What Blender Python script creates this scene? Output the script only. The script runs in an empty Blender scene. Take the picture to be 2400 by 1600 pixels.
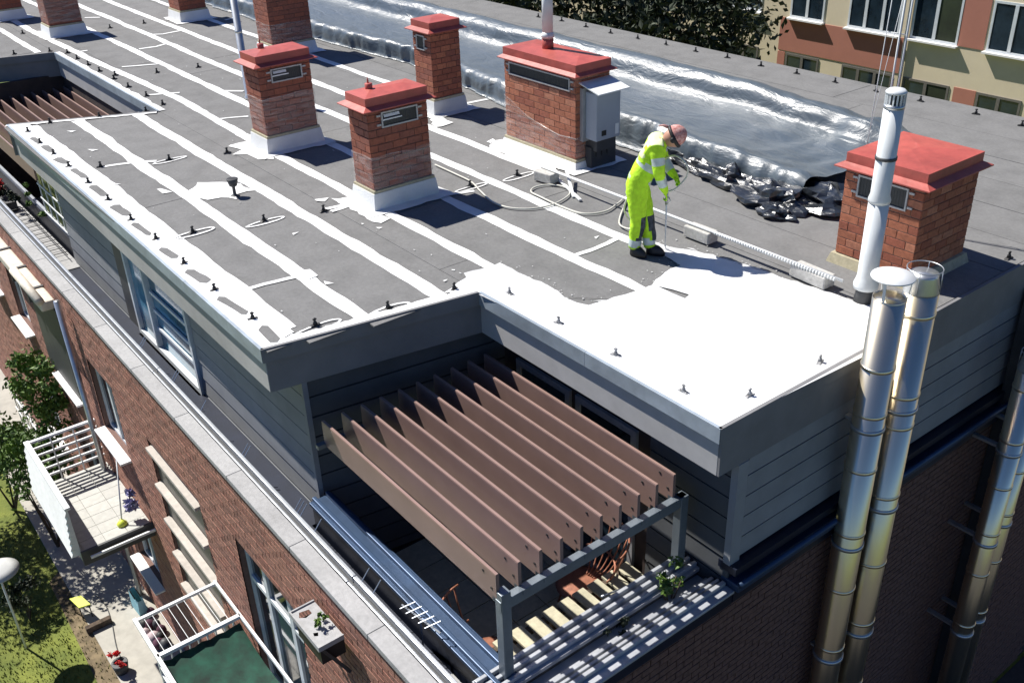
import bpy, math, random
from mathutils import Vector, Matrix, noise
from mathutils.geometry import tessellate_polygon
random.seed(7)
S = bpy.context.scene
COL = S.collection

# ------------------------------------------------------------ camera, sky, sun, exposure
cam_data = bpy.data.cameras.new('camera')
cam = bpy.data.objects.new('camera', cam_data); COL.objects.link(cam)
cam.matrix_world = Matrix(((0.61497812, -0.36925947, 0.69674195, 0.0),
                           (0.78791027, 0.32317215, -0.52417283, 0.0),
                           (-0.03161181, 0.87132497, 0.48968713, 4.5),
                           (0, 0, 0, 1)))
cam_data.sensor_width = 36.0
cam_data.lens = 34.79
cam_data.clip_start = 0.05
cam_data.clip_end = 600
S.camera = cam
W = bpy.data.worlds.new('World'); S.world = W; W.use_nodes = True
SUN_DIR = Vector((0.72, 0.25, -1.0)).normalized()          # the way sunlight travels
elev = math.asin(-SUN_DIR.z); azim = math.atan2(-SUN_DIR.x, -SUN_DIR.y)
sky = W.node_tree.nodes.new('ShaderNodeTexSky'); sky.sky_type = 'NISHITA'; sky.sun_disc = False
sky.sun_elevation = elev; sky.sun_rotation = azim; sky.air_density = 0.75; sky.dust_density = 0.1; sky.ozone_density = 4.0
bgn = W.node_tree.nodes['Background']; bgn.inputs['Strength'].default_value = 0.05
tint = W.node_tree.nodes.new('ShaderNodeMix'); tint.data_type = 'RGBA'; tint.blend_type = 'MULTIPLY'; tint.inputs['Factor'].default_value = 1.0
tint.inputs['B'].default_value = (0.74, 0.95, 1.28, 1)          # a clear deep blue sky, the same all round
W.node_tree.links.new(sky.outputs[0], tint.inputs['A']); W.node_tree.links.new(tint.outputs['Result'], bgn.inputs[0])
sl = bpy.data.lights.new('sun', 'SUN'); sl.energy = 5.0; sl.angle = math.radians(0.53); sl.color = (1.0, 0.955, 0.89)
sun = bpy.data.objects.new('sun', sl); COL.objects.link(sun); sun.location = (-20, -4, 30)
sun.rotation_euler = SUN_DIR.to_track_quat('-Z', 'Y').to_euler()
S.view_settings.view_transform = 'Standard'; S.view_settings.look = 'None'
S.view_settings.exposure = 0.7; S.view_settings.gamma = 1.0; S.view_settings.use_curve_mapping = False
S.cycles.max_bounces = 8

# ------------------------------------------------------------ materials
def mat(name, col, rough=0.8, metal=0.0, var=0.12, scale=6.0, bump=0.0, bscale=60.0, alt=None, stain=0.0,
        rnd=0.0, coat=0.0, spec=0.5, stretch=(1, 1, 1), detail=6.0):
    m = bpy.data.materials.new(name); m.use_nodes = True
    nt = m.node_tree; N = nt.nodes; L = nt.links; b = N['Principled BSDF']
    b.inputs['Roughness'].default_value = rough; b.inputs['Metallic'].default_value = metal
    b.inputs['Coat Weight'].default_value = coat; b.inputs['Specular IOR Level'].default_value = spec
    tc = N.new('ShaderNodeNewGeometry'); mp = N.new('ShaderNodeMapping'); mp.inputs['Scale'].default_value = stretch
    L.new(tc.outputs['Position'], mp.inputs['Vector'])
    n = N.new('ShaderNodeTexNoise'); n.inputs['Scale'].default_value = scale; n.inputs['Detail'].default_value = detail
    n.inputs['Roughness'].default_value = 0.62
    L.new(mp.outputs[0], n.inputs['Vector'])
    mix = N.new('ShaderNodeMix'); mix.data_type = 'RGBA'
    a = alt if alt else tuple(c * (1 - 2 * var) for c in col)
    hi = tuple(min(1, c * (1 + var)) for c in col)
    mix.inputs['A'].default_value = (*a, 1); mix.inputs['B'].default_value = (*hi, 1)
    r = N.new('ShaderNodeMapRange'); r.inputs['From Min'].default_value = 0.3; r.inputs['From Max'].default_value = 0.68
    L.new(n.outputs['Fac'], r.inputs['Value']); L.new(r.outputs[0], mix.inputs['Factor'])
    out = mix.outputs['Result']
    if stain > 0:                                             # wider blotches of dirt
        n2 = N.new('ShaderNodeTexNoise'); n2.inputs['Scale'].default_value = scale * 0.13; n2.inputs['Detail'].default_value = 8
        L.new(mp.outputs[0], n2.inputs['Vector'])
        r2 = N.new('ShaderNodeMapRange'); r2.inputs['From Min'].default_value = 0.42; r2.inputs['From Max'].default_value = 0.7
        r2.inputs['To Min'].default_value = 1.0; r2.inputs['To Max'].default_value = 1 - stain
        L.new(n2.outputs['Fac'], r2.inputs['Value'])
        v = N.new('ShaderNodeVectorMath'); v.operation = 'SCALE'
        L.new(out, v.inputs[0]); L.new(r2.outputs[0], v.inputs['Scale']); out = v.outputs[0]
    if rnd > 0:                                               # every piece its own tone
        oi = N.new('ShaderNodeObjectInfo'); r3 = N.new('ShaderNodeMapRange')
        r3.inputs['To Min'].default_value = 1 - rnd; r3.inputs['To Max'].default_value = 1 + rnd
        L.new(oi.outputs['Random'], r3.inputs['Value'])
        v = N.new('ShaderNodeVectorMath'); v.operation = 'SCALE'
        L.new(out, v.inputs[0]); L.new(r3.outputs[0], v.inputs['Scale']); out = v.outputs[0]
    L.new(out, b.inputs['Base Color'])
    if bump > 0:
        n4 = N.new('ShaderNodeTexNoise'); n4.inputs['Scale'].default_value = bscale; n4.inputs['Detail'].default_value = 4
        L.new(mp.outputs[0], n4.inputs['Vector'])
        bp = N.new('ShaderNodeBump'); bp.inputs['Strength'].default_value = bump; bp.inputs['Distance'].default_value = 0.02
        L.new(n4.outputs['Fac'], bp.inputs['Height']); L.new(bp.outputs[0], b.inputs['Normal'])
    return m

M = {}
M['bitumen'] = mat('bitumen_felt', (0.168, 0.168, 0.166), 0.95, var=0.07, scale=22, stain=0.18, rnd=0.05, bump=0.3, bscale=240)
M['white'] = mat('white_roof_coating', (0.80, 0.81, 0.80), 0.6, var=0.03, scale=5, stain=0.30, bump=0.3, bscale=40)
M['white_field'] = mat('fresh_white_coating', (0.79, 0.80, 0.80), 0.45, var=0.03, scale=6, stain=0.5, bump=0.35, bscale=30)
M['white_edge'] = mat('thin_white_coating', (0.62, 0.63, 0.63), 0.7, var=0.1, scale=14, alt=(0.24, 0.24, 0.24))
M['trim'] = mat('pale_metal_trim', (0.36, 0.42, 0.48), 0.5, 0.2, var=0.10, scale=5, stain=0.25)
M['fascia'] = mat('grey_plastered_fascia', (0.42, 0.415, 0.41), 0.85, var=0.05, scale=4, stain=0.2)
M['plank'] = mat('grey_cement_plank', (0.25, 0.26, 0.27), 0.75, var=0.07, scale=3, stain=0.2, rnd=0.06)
M['darkplank'] = mat('dark_joint', (0.03, 0.03, 0.032), 0.9)
M['navy_shade'] = mat('navy_metal_shade', (0.008, 0.013, 0.030), 0.45, 0.2, var=0.15, scale=3, stain=0.3)  # navy metal, darkened further to imitate the shadow under the eave
M['bluecap'] = mat('blue_grey_metal_cap', (0.030, 0.062, 0.125), 0.42, 0.35, var=0.12, scale=4, stain=0.25)  # blue metal, darkened to put the shade on the caps into its colour
M['coping'] = mat('pale_concrete_coping', (0.36, 0.36, 0.36), 0.9, var=0.08, scale=20, stain=0.15, rnd=0.06, bump=0.3, bscale=160)
M['rail'] = mat('galvanised_rail', (0.45, 0.48, 0.52), 0.38, 0.6, var=0.1, scale=8)
M['mortar'] = mat('mortar', (0.30, 0.23, 0.19), 0.95, var=0.1, scale=30)
M['mortar_dark'] = mat('dark_mortar', (0.17, 0.10, 0.08), 0.95, var=0.1, scale=30)
BR = [mat('brick_%s' % n, c, 0.85, var=0.16, scale=30, bump=0.3, bscale=150, rnd=0.10) for n, c in
      (('orange', (0.37, 0.13, 0.07)), ('red', (0.30, 0.095, 0.055)), ('brown', (0.25, 0.085, 0.055)), ('pale', (0.42, 0.17, 0.10)))]
FB = [mat('facade_brick_%s' % n, c, 0.9, var=0.15, scale=25, bump=0.3, bscale=130, rnd=0.06) for n, c in
      (('rose', (0.345, 0.168, 0.122)), ('red', (0.305, 0.135, 0.098)), ('brown', (0.265, 0.13, 0.098)))]
M['cap'] = mat('red_painted_sheet', (0.44, 0.088, 0.068), 0.5, var=0.10, scale=7, stain=0.28, coat=0.1, bump=0.35, bscale=7)
M['render_base'] = mat('cream_plinth_render', (0.42, 0.38, 0.26), 0.9, var=0.12, scale=20)
M['wframe'] = mat('pale_grey_frame', (0.40, 0.41, 0.42), 0.5, 0.3, var=0.08, scale=10)
M['mesh'] = mat('dark_insect_mesh', (0.025, 0.03, 0.035), 0.5, var=0.2, scale=300)
M['steel'] = mat('stainless_steel', (0.80, 0.71, 0.54), 0.30, 1.0, var=0.04, scale=4, stretch=(1, 1, 0.15), bump=0.05, bscale=9)
M['steel_dull'] = mat('dull_galvanised_steel', (0.55, 0.57, 0.58), 0.38, 0.85, var=0.08, scale=7)
M['pvc'] = mat('white_plastic_pipe', (0.62, 0.65, 0.66), 0.45, var=0.04, scale=6)
M['black'] = mat('black_rubber', (0.012, 0.012, 0.013), 0.6, var=0.1)
M['darkgrey'] = mat('dark_grey_plastic', (0.05, 0.052, 0.055), 0.55, var=0.1)
M['concrete'] = mat('pale_concrete_block', (0.50, 0.49, 0.46), 0.92, var=0.12, scale=25, stain=0.2, bump=0.4, bscale=120)
M['slat'] = mat('brown_red_aluminium_slat', (0.275, 0.178, 0.152), 0.45, 0.1, var=0.05, scale=3, stain=0.1, rnd=0.03)
M['beam'] = mat('blue_grey_steel_beam', (0.16, 0.19, 0.22), 0.45, 0.4, var=0.08, scale=6, stain=0.15)
M['floor'] = mat('pale_yellow_paver', (0.46, 0.43, 0.31), 0.85, var=0.1, scale=15, stain=0.15, rnd=0.08)
M['greybrick'] = mat('pale_grey_screen_brick', (0.42, 0.43, 0.44), 0.85, var=0.1, scale=25, rnd=0.08)
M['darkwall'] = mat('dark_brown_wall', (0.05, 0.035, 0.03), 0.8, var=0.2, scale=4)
M['whitemetal'] = mat('white_painted_metal', (0.72, 0.74, 0.74), 0.5, var=0.05, scale=7, stain=0.08)
M['tile'] = mat('pale_balcony_tile', (0.42, 0.42, 0.39), 0.7, var=0.06, scale=12, rnd=0.06)
M['glass'] = mat('dark_window_glass', (0.02, 0.035, 0.05), 0.06, var=0.3, scale=1.5, spec=0.8)
M['bluepane'] = mat('blue_reflecting_glass', (0.10, 0.26, 0.38), 0.08, var=0.4, scale=1.2, spec=0.9)
M['wood'] = mat('white_window_frame', (0.62, 0.66, 0.68), 0.5, var=0.05, scale=9)
M['sill'] = mat('white_sill', (0.78, 0.77, 0.75), 0.6, var=0.03, scale=9)
M['fin'] = mat('pale_stone_fin', (0.47, 0.43, 0.38), 0.85, var=0.08, scale=12, stain=0.15)
M['glassblock'] = mat('grey_stairwell_glazing', (0.15, 0.14, 0.125), 0.5, var=0.1, scale=15)
M['lawn'] = mat('lawn', (0.145, 0.165, 0.028), 0.95, var=0.3, scale=2.6, alt=(0.085, 0.115, 0.020), stain=0.3, bump=0.8, bscale=24)
M['soil'] = mat('bare_soil', (0.17, 0.13, 0.075), 0.95, var=0.3, scale=5)
M['path'] = mat('pale_concrete_path', (0.38, 0.365, 0.32), 0.9, var=0.08, scale=5, stain=0.15)
M['leaf'] = mat('leaf_green', (0.10, 0.17, 0.022), 0.6, var=0.3, scale=3, alt=(0.03, 0.075, 0.012), rnd=0.1)
M['leaf_dark'] = mat('leaf_dark', (0.026, 0.040, 0.016), 0.7, var=0.4, scale=0.7)
M['bark'] = mat('bark', (0.09, 0.065, 0.045), 0.95, var=0.3, scale=12, bump=0.8, bscale=30)
M['cream'] = mat('cream_render', (0.68, 0.59, 0.42), 0.9, var=0.03, scale=2, stain=0.06)
M['terra'] = mat('terracotta_render', (0.42, 0.175, 0.125), 0.9, var=0.03, scale=2, stain=0.06)
M['green_cloth'] = mat('dark_green_shade_cloth', (0.004, 0.050, 0.030), 0.85, var=0.35, scale=5)
M['awning'] = mat('cream_awning_cassette', (0.62, 0.57, 0.48), 0.7, var=0.1, scale=14, stain=0.2)
M['lime'] = mat('lime_hi_vis_cloth', (0.50, 0.86, 0.02), 0.8, var=0.08, scale=22, stain=0.12, bump=0.5, bscale=30)
M['reflect'] = mat('silver_reflective_tape', (0.52, 0.60, 0.58), 0.4, 0.1, var=0.08, scale=20)
M['paleyellow'] = mat('pale_yellow_shoulder', (0.70, 0.78, 0.42), 0.8, var=0.08, scale=20)
M['pad'] = mat('dark_knee_pad', (0.05, 0.06, 0.075), 0.8, var=0.7, scale=26)
M['skin'] = mat('skin', (0.50, 0.26, 0.18), 0.5, var=0.05)
M['bandana'] = mat('red_white_bandana', (0.62, 0.38, 0.34), 0.8, alt=(0.30, 0.06, 0.05), var=0.1, scale=34)
M['boot'] = mat('black_work_boot', (0.015, 0.015, 0.016), 0.5, var=0.2)
M['hose'] = mat('pale_hose', (0.58, 0.57, 0.50), 0.5, var=0.06)
M['rust'] = mat('rust_red_wire', (0.34, 0.14, 0.085), 0.5, 0.2, var=0.2, scale=12)
M['red'] = mat('red_petals', (0.60, 0.02, 0.02), 0.6, var=0.2)
M['bluebag'] = mat('pale_blue_bag', (0.25, 0.50, 0.56), 0.7, var=0.1, scale=8)
M['yellow'] = mat('yellow_plastic', (0.66, 0.74, 0.08), 0.5, var=0.06)
M['burgundy'] = mat('burgundy_fabric', (0.07, 0.02, 0.04), 0.8, var=0.3, scale=12)
M['pinkcloth'] = mat('pale_pink_fabric', (0.45, 0.36, 0.37), 0.8, var=0.2, scale=12)
M['lilac'] = mat('lilac_fabric', (0.36, 0.34, 0.55), 0.8, var=0.2, scale=12)
M['parasol'] = mat('pale_grey_parasol', (0.50, 0.51, 0.50), 0.8, var=0.05)
M['box'] = mat('grey_cabinet_paint', (0.33, 0.37, 0.43), 0.4, 0.1, var=0.03, scale=4)
M['endbrick_shade'] = mat('shaded_end_wall_brick', (0.15, 0.080, 0.062), 0.9, var=0.2, scale=25, bump=0.3, bscale=130)  # brick darkened so its colour carries the shade on the end wall
M['fascia_shade'] = mat('shaded_fascia_grey', (0.19, 0.19, 0.195), 0.8, var=0.06, scale=4, stain=0.25)  # darker copy of the fascia, shade of the street and recess edges painted in
M['plank_shade'] = mat('shaded_plank', (0.075, 0.08, 0.085), 0.8, var=0.1, scale=3, stain=0.2, rnd=0.08)  # plank colour darkened to imitate the shade inside the terrace
M['sprayed'] = mat('half_sprayed_black_plastic', (0.42, 0.42, 0.42), 0.7, var=0.2, scale=60, alt=(0.03, 0.03, 0.03))
M['greymetal'] = mat('zinc_grey_cap_metal', (0.40, 0.42, 0.45), 0.5, 0.25, var=0.08, scale=8, stain=0.2)
M['asphalt'] = mat('asphalt', (0.045, 0.045, 0.046), 0.95, var=0.15, scale=12)

# black plastic foil: glossy, creased; the flat sheet's paler base imitates reflected sky
def foil_mat(base=(0.065, 0.088, 0.108, 1), ro=0.46):
    m = bpy.data.materials.new('black_plastic_foil'); m.use_nodes = True
    nt = m.node_tree; N = nt.nodes; L = nt.links; b = N['Principled BSDF']
    b.inputs['Base Color'].default_value = base; b.inputs['Roughness'].default_value = ro
    b.inputs['Specular IOR Level'].default_value = 0.9; b.inputs['Coat Weight'].default_value = 0.35; b.inputs['Coat Roughness'].default_value = 0.25
    g = N.new('ShaderNodeNewGeometry'); mp = N.new('ShaderNodeMapping'); mp.inputs['Scale'].default_value = (0.8, 2.2, 1.5)
    mp.inputs['Rotation'].default_value = (0, 0, 0.35)
    L.new(g.outputs['Position'], mp.inputs['Vector'])
    n = N.new('ShaderNodeTexNoise'); n.inputs['Scale'].default_value = 2.1; n.inputs['Detail'].default_value = 7
    n.inputs['Distortion'].default_value = 0.8; n.inputs['Roughness'].default_value = 0.55
    L.new(mp.outputs[0], n.inputs['Vector'])
    bp = N.new('ShaderNodeBump'); bp.inputs['Strength'].default_value = 0.5; bp.inputs['Distance'].default_value = 0.09
    L.new(n.outputs['Fac'], bp.inputs['Height']); L.new(bp.outputs[0], b.inputs['Normal']); L.new(bp.outputs[0], b.inputs['Coat Normal'])
    return m
M['foil'] = foil_mat(); M['foil_dark'] = foil_mat((0.018, 0.022, 0.028, 1), 0.30)
def film_mat():                                                # clear stretch film, milky in the creases
    m = bpy.data.materials.new('clear_stretch_film'); m.use_nodes = True
    nt = m.node_tree; N = nt.nodes; L = nt.links; b = N['Principled BSDF']
    b.inputs['Base Color'].default_value = (0.62, 0.60, 0.58, 1); b.inputs['Roughness'].default_value = 0.2
    b.inputs['Coat Weight'].default_value = 0.5
    tr = N.new('ShaderNodeBsdfTransparent'); mx = N.new('ShaderNodeMixShader')
    g = N.new('ShaderNodeNewGeometry'); mp = N.new('ShaderNodeMapping'); mp.inputs['Scale'].default_value = (1.5, 1.5, 14)
    mp.inputs['Rotation'].default_value = (0.12, 0.10, 0)
    L.new(g.outputs['Position'], mp.inputs['Vector'])
    n = N.new('ShaderNodeTexNoise'); n.inputs['Scale'].default_value = 2.6; n.inputs['Detail'].default_value = 6
    L.new(mp.outputs[0], n.inputs['Vector'])
    r = N.new('ShaderNodeMapRange'); r.inputs['From Min'].default_value = 0.40; r.inputs['From Max'].default_value = 0.72
    r.inputs['To Min'].default_value = 0.06; r.inputs['To Max'].default_value = 0.34
    L.new(n.outputs['Fac'], r.inputs['Value']); L.new(r.outputs[0], mx.inputs[0])
    L.new(tr.outputs[0], mx.inputs[1]); L.new(b.outputs[0], mx.inputs[2])
    L.new(mx.outputs[0], N['Material Output'].inputs['Surface'])
    return m
M['film'] = film_mat()
def spray_mat():
    m = bpy.data.materials.new('fine_spray'); m.use_nodes = True
    nt = m.node_tree; N = nt.nodes; L = nt.links
    d = N.new('ShaderNodeBsdfDiffuse'); d.inputs[0].default_value = (0.85, 0.85, 0.85, 1)
    tr = N.new('ShaderNodeBsdfTransparent'); mx = N.new('ShaderNodeMixShader'); mx.inputs[0].default_value = 0.4
    L.new(tr.outputs[0], mx.inputs[1]); L.new(d.outputs[0], mx.inputs[2]); L.new(mx.outputs[0], N['Material Output'].inputs['Surface'])
    return m
M['spray'] = spray_mat()

# ------------------------------------------------------------ mesh helpers
def wloc(o):
    v = Vector((0, 0, 0))
    while o is not None:
        v += o.location; o = o.parent
    return v

class MB:
    """collects faces in world coordinates; build() links them as ONE mesh object under its parent"""
    def __init__(s): s.v = []; s.f = []; s.mi = []
    def add(s, vs, fs, mi=0):
        n = len(s.v); s.v.extend(Vector(p) for p in vs); s.f.extend(tuple(i + n for i in f) for f in fs); s.mi.extend([mi] * len(fs)); return s
    def box(s, x0, x1, y0, y1, z0, z1, mi=0, bev=0.0):
        x0, x1 = min(x0, x1), max(x0, x1); y0, y1 = min(y0, y1), max(y0, y1); z0, z1 = min(z0, z1), max(z0, z1)
        return s.add([(x, y, z) for z in (z0, z1) for y in (y0, y1) for x in (x0, x1)],
                     [(0, 2, 3, 1), (4, 5, 7, 6), (0, 1, 5, 4), (1, 3, 7, 5), (3, 2, 6, 7), (2, 0, 4, 6)], mi)
    def prism(s, poly, z0, z1, mi=0):
        n = len(poly); a = sum(poly[i][0] * poly[(i + 1) % n][1] - poly[(i + 1) % n][0] * poly[i][1] for i in range(n))
        if a < 0: poly = poly[::-1]
        vs = [(p[0], p[1], z0) for p in poly] + [(p[0], p[1], z1) for p in poly]
        fs = [(i, (i + 1) % n, (i + 1) % n + n, i + n) for i in range(n)]
        tr = tessellate_polygon([[Vector((p[0], p[1], 0)) for p in poly]])
        for t in tr:
            q = [poly[i] for i in t]
            ar = (q[1][0]-q[0][0])*(q[2][1]-q[0][1]) - (q[2][0]-q[0][0])*(q[1][1]-q[0][1])
            if ar < 0: t = t[::-1]
            fs.append(tuple(i + n for i in t)); fs.append(tuple(t[::-1]))
        return s.add(vs, fs, mi)
    def sheet(s, polys, z, mi=0):                              # flat sheet, further polys are holes
        pts = [Vector((p[0], p[1], 0)) for pl in polys for p in pl]
        fs = []
        for t in tessellate_polygon([[Vector((p[0], p[1], 0)) for p in pl] for pl in polys]):
            q = [pts[i] for i in t]
            ar = (q[1].x-q[0].x)*(q[2].y-q[0].y) - (q[2].x-q[0].x)*(q[1].y-q[0].y)
            if abs(ar) < 1e-9: continue
            fs.append(tuple(t) if ar > 0 else tuple(t[::-1]))
        return s.add([(p.x, p.y, z) for p in pts], fs, mi)
    def tube(s, path, r, n=8, mi=0, closed=False, caps=True):
        path = [Vector(p) for p in path]; k = len(path)
        rr = r if isinstance(r, (list, tuple)) else [r] * k
        rings = []; up = None
        for i in range(k):
            if closed: d = path[(i + 1) % k] - path[i - 1]
            else: d = path[min(i + 1, k - 1)] - path[max(i - 1, 0)]
            d = d.normalized() if d.length > 1e-9 else Vector((0, 0, 1))
            if up is None:
                up = d.orthogonal().normalized()
            up = (up - d * up.dot(d)); up = up.normalized() if up.length > 1e-6 else d.orthogonal().normalized()
            w = d.cross(up)
            rings.append([path[i] + (up * math.cos(2 * math.pi * j / n) + w * math.sin(2 * math.pi * j / n)) * rr[i] for j in range(n)])
        vs = [p for ring in rings for p in ring]; fs = []
        for i in range(k if closed else k - 1):
            a = i * n; b = ((i + 1) % k) * n
            fs += [(a + j, a + (j + 1) % n, b + (j + 1) % n, b + j) for j in range(n)]
        if caps and not closed:
            fs.append(tuple(range(n))[::-1]); fs.append(tuple((k - 1) * n + j for j in range(n)))
        return s.add(vs, fs, mi)
    def lathe(s, c, prof, n=24, mi=0, caps=True):              # prof: (r, z) list, upwards
        vs = []; fs = []
        for r, z in prof:
            vs += [(c[0] + r * math.cos(2 * math.pi * j / n), c[1] + r * math.sin(2 * math.pi * j / n), c[2] + z) for j in range(n)]
        for i in range(len(prof) - 1):
            a, b = i * n, (i + 1) * n
            fs += [(a + j, a + (j + 1) % n, b + (j + 1) % n, b + j) for j in range(n)]
        if caps:
            fs.append(tuple(range(n))[::-1]); fs.append(tuple((len(prof) - 1) * n + j for j in range(n)))
        return s.add(vs, fs, mi)
    def bar(s, a, b, w, h, mi=0):                              # rectangular bar between two points, h along z
        a, b = Vector(a), Vector(b); d = (b - a).normalized()
        side = d.cross(Vector((0, 0, 1)));
        side = side.normalized() if side.length > 1e-6 else Vector((1, 0, 0))
        up = side.cross(d).normalized()
        vs = []
        for p in (a, b):
            for sx, sz in ((-1, -1), (1, -1), (1, 1), (-1, 1)): vs.append(p + side * sx * w / 2 + up * sz * h / 2)
        return s.add(vs, [(0, 1, 2, 3), (7, 6, 5, 4), (0, 4, 5, 1), (1, 5, 6, 2), (2, 6, 7, 3), (3, 7, 4, 0)], mi)
    def build(s, name, m, parent=None, smooth=False, bevel=0.0, loc=None):
        me = bpy.data.meshes.new(name)
        off = wloc(parent) if parent is not None else Vector((0, 0, 0))
        if parent is None and loc is None and s.v and name is not None:
            loc = Vector((sum(p.x for p in s.v) / len(s.v), sum(p.y for p in s.v) / len(s.v), min(p.z for p in s.v)))
        if loc is not None: off = off + Vector(loc)
        me.from_pydata([p - off for p in s.v], [], s.f)
        for mm in (m if isinstance(m, (list, tuple)) else [m]): me.materials.append(mm)
        for i, p in enumerate(me.polygons):
            p.material_index = s.mi[i]; p.use_smooth = smooth
        me.validate(); me.update()
        o = bpy.data.objects.new(name, me); COL.objects.link(o); o.parent = parent
        if loc is not None: o.location = loc
        if bevel > 0:
            bv = o.modifiers.new('edge', 'BEVEL'); bv.width = bevel; bv.segments = 2; bv.limit_method = 'ANGLE'
        return o

def thing(name, label, cat, loc=(0, 0, 0), group=None, rz=0):
    o = bpy.data.objects.new(name, None); COL.objects.link(o); o.location = loc; o.rotation_euler = (0, 0, rz)
    o.empty_display_size = 0.1
    o['label'] = label; o['category'] = cat
    if group: o['group'] = group
    return o
def tag(o, label, cat, group=None):
    o['label'] = label; o['category'] = cat
    if group: o['group'] = group
    return o
def kind(o, k): o['kind'] = k; return o
def put(mesh, name, parent, loc, rot=(0, 0, 0)):              # another piece sharing mesh data, loc in world
    o = bpy.data.objects.new(name, mesh); COL.objects.link(o); o.parent = parent
    o.location = Vector(loc) - (wloc(parent) if parent else Vector((0, 0, 0))); o.rotation_euler = rot
    return o
def dup(root, loc, label, group=None, rz=None):
    r = root.copy(); COL.objects.link(r); r.location = loc
    if rz is not None: r.rotation_euler = (0, 0, rz)
    r['label'] = label
    if group: r['group'] = group
    for ch in list(root.children):
        c = ch.copy(); COL.objects.link(c); c.parent = r
        for g in list(ch.children):
            d = g.copy(); COL.objects.link(d); d.parent = c
    return r
def block_mesh(name, sx, sy, sz, m, ch=0.004):                 # a small block with chamfered top edges, origin at its centre
    x, y, z = sx / 2, sy / 2, sz / 2
    me = bpy.data.meshes.new(name)
    vs = [(-x, -y, -z), (x, -y, -z), (x, y, -z), (-x, y, -z), (-x, -y, z - ch), (x, -y, z - ch), (x, y, z - ch), (-x, y, z - ch),
          (-x + ch, -y + ch, z), (x - ch, -y + ch, z), (x - ch, y - ch, z), (-x + ch, y - ch, z)]
    me.from_pydata(vs, [], [(3, 2, 1, 0), (0, 1, 5, 4), (1, 2, 6, 5), (2, 3, 7, 6), (3, 0, 4, 7), (4, 5, 9, 8), (5, 6, 10, 9), (6, 7, 11, 10), (7, 4, 8, 11), (8, 9, 10, 11)])
    me.materials.append(m); me.update(); return me
ORD = ['first', 'second', 'third', 'fourth', 'fifth', 'sixth', 'seventh', 'eighth', 'ninth', 'tenth', 'eleventh', 'twelfth',
       'thirteenth', 'fourteenth', 'fifteenth', 'sixteenth', 'seventeenth', 'eighteenth']

# ============================================================ the building under the camera
GZ = -7.8                                                      # ground level
bld = thing('apartment_building', 'brick apartment building with a flat grey roof striped in white coating and set-back top storey', 'building', (-12, 8, GZ))
ROOF = [(-4.17, 5.166), (-4.17, 14.64), (-46, 14.64), (-46, 3.04), (-22.8, 3.04), (-22.1, 5.15), (-16.315, 5.158), (-17.316, 3.046), (-7.779, 2.941), (-7.4, 5.169)]
MB().prism(ROOF, -0.10, 0.0).build('roof_deck', M['bitumen'], bld)
# roofing felt laid in lengths, each overlapping the next by a lip
yb = [2.98, 3.36, 3.99, 4.83, 5.66, 6.43, 7.21, 7.94, 8.72, 9.5, 10.3, 11.1, 11.9, 12.7, 13.55, 14.58]
rs = random.Random(3)
for i in range(len(yb) - 1):
    y0, y1 = yb[i], yb[i + 1]
    runs = [(-17.2, -7.72)] if i < 1 else ([(-16.9, -7.62), (-45.9, -22.75)] if y1 < 4.9 else ([(-16.55, -7.5)] if y1 < 5.0 else [(-45.9, -4.22)]))
    if i == 3: runs = [(-45.9, -4.22)]; y0 = 5.19
    if i == 2: runs = [(-16.6, -7.5), (-45.9, -22.5)]
    for a, b in runs:
        x = b
        while x > a:
            L = rs.uniform(3.9, 5.6) if x > -20 else 9.0
            e = max(a, x - L)
            if e - a < 1.2: e = a
            ws = 0.006 if i > 6 else 0.003
            MB().box(e + 0.004, x - 0.004, y0 + ws, y1 - ws, -0.01, 0.004 + 0.002 * ((i + int(x)) % 2)).build('roofing_sheet', M['bitumen'], bld)
            x = e

def wobble_strip(pts, w, seed, step=0.16, amp=0.30):
    r = random.Random(seed); pts = [Vector((p[0], p[1], 0)) for p in pts]
    path = []
    for a, b in zip(pts[:-1], pts[1:]):
        n = max(2, int((b - a).length / step)); path += [a.lerp(b, k / n) for k in range(n)]
    path.append(pts[-1]); L = []; R = []
    for i, p in enumerate(path):
        d = (path[min(i + 1, len(path) - 1)] - path[max(i - 1, 0)]).normalized(); nrm = Vector((-d.y, d.x, 0))
        q = p + nrm * 0.025 * noise.noise(Vector((p.x * 0.7, p.y * 3, seed)))
        wl = w / 2 * (1 + amp * noise.noise(Vector((p.x * 2.1, seed * 1.7, 0))) + amp * r.uniform(-0.35, 0.35))
        wr = w / 2 * (1 + amp * noise.noise(Vector((p.x * 2.1, seed * 1.7, 9))) + amp * r.uniform(-0.35, 0.35))
        L.append(q + nrm * wl); R.append(q - nrm * wr)
    n = len(L)
    return [(p.x, p.y) for p in L], [(p.x, p.y) for p in R]
def strip_mesh(pts, w, seed, z, name, m, **k):
    L, R = wobble_strip(pts, w, seed, **k); n = len(L)
    mb = MB(); mb.add([(x, y, z) for x, y in L] + [(x, y, z) for x, y in R], [(i, n + i, n + i + 1, i + 1) for i in range(n - 1)])
    return mb.build(name, m, bld)
def rough(poly, seed, amp=0.035, step=0.12):
    r = random.Random(seed); out = []
    for i in range(len(poly)):
        a = Vector((*poly[i], 0)); b = Vector((*poly[(i + 1) % len(poly)], 0)); n = max(1, int((b - a).length / step))
        for k in range(n):
            p = a.lerp(b, k / n); out.append((p.x + r.uniform(-amp, amp), p.y + r.uniform(-amp, amp)))
    return out
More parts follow.
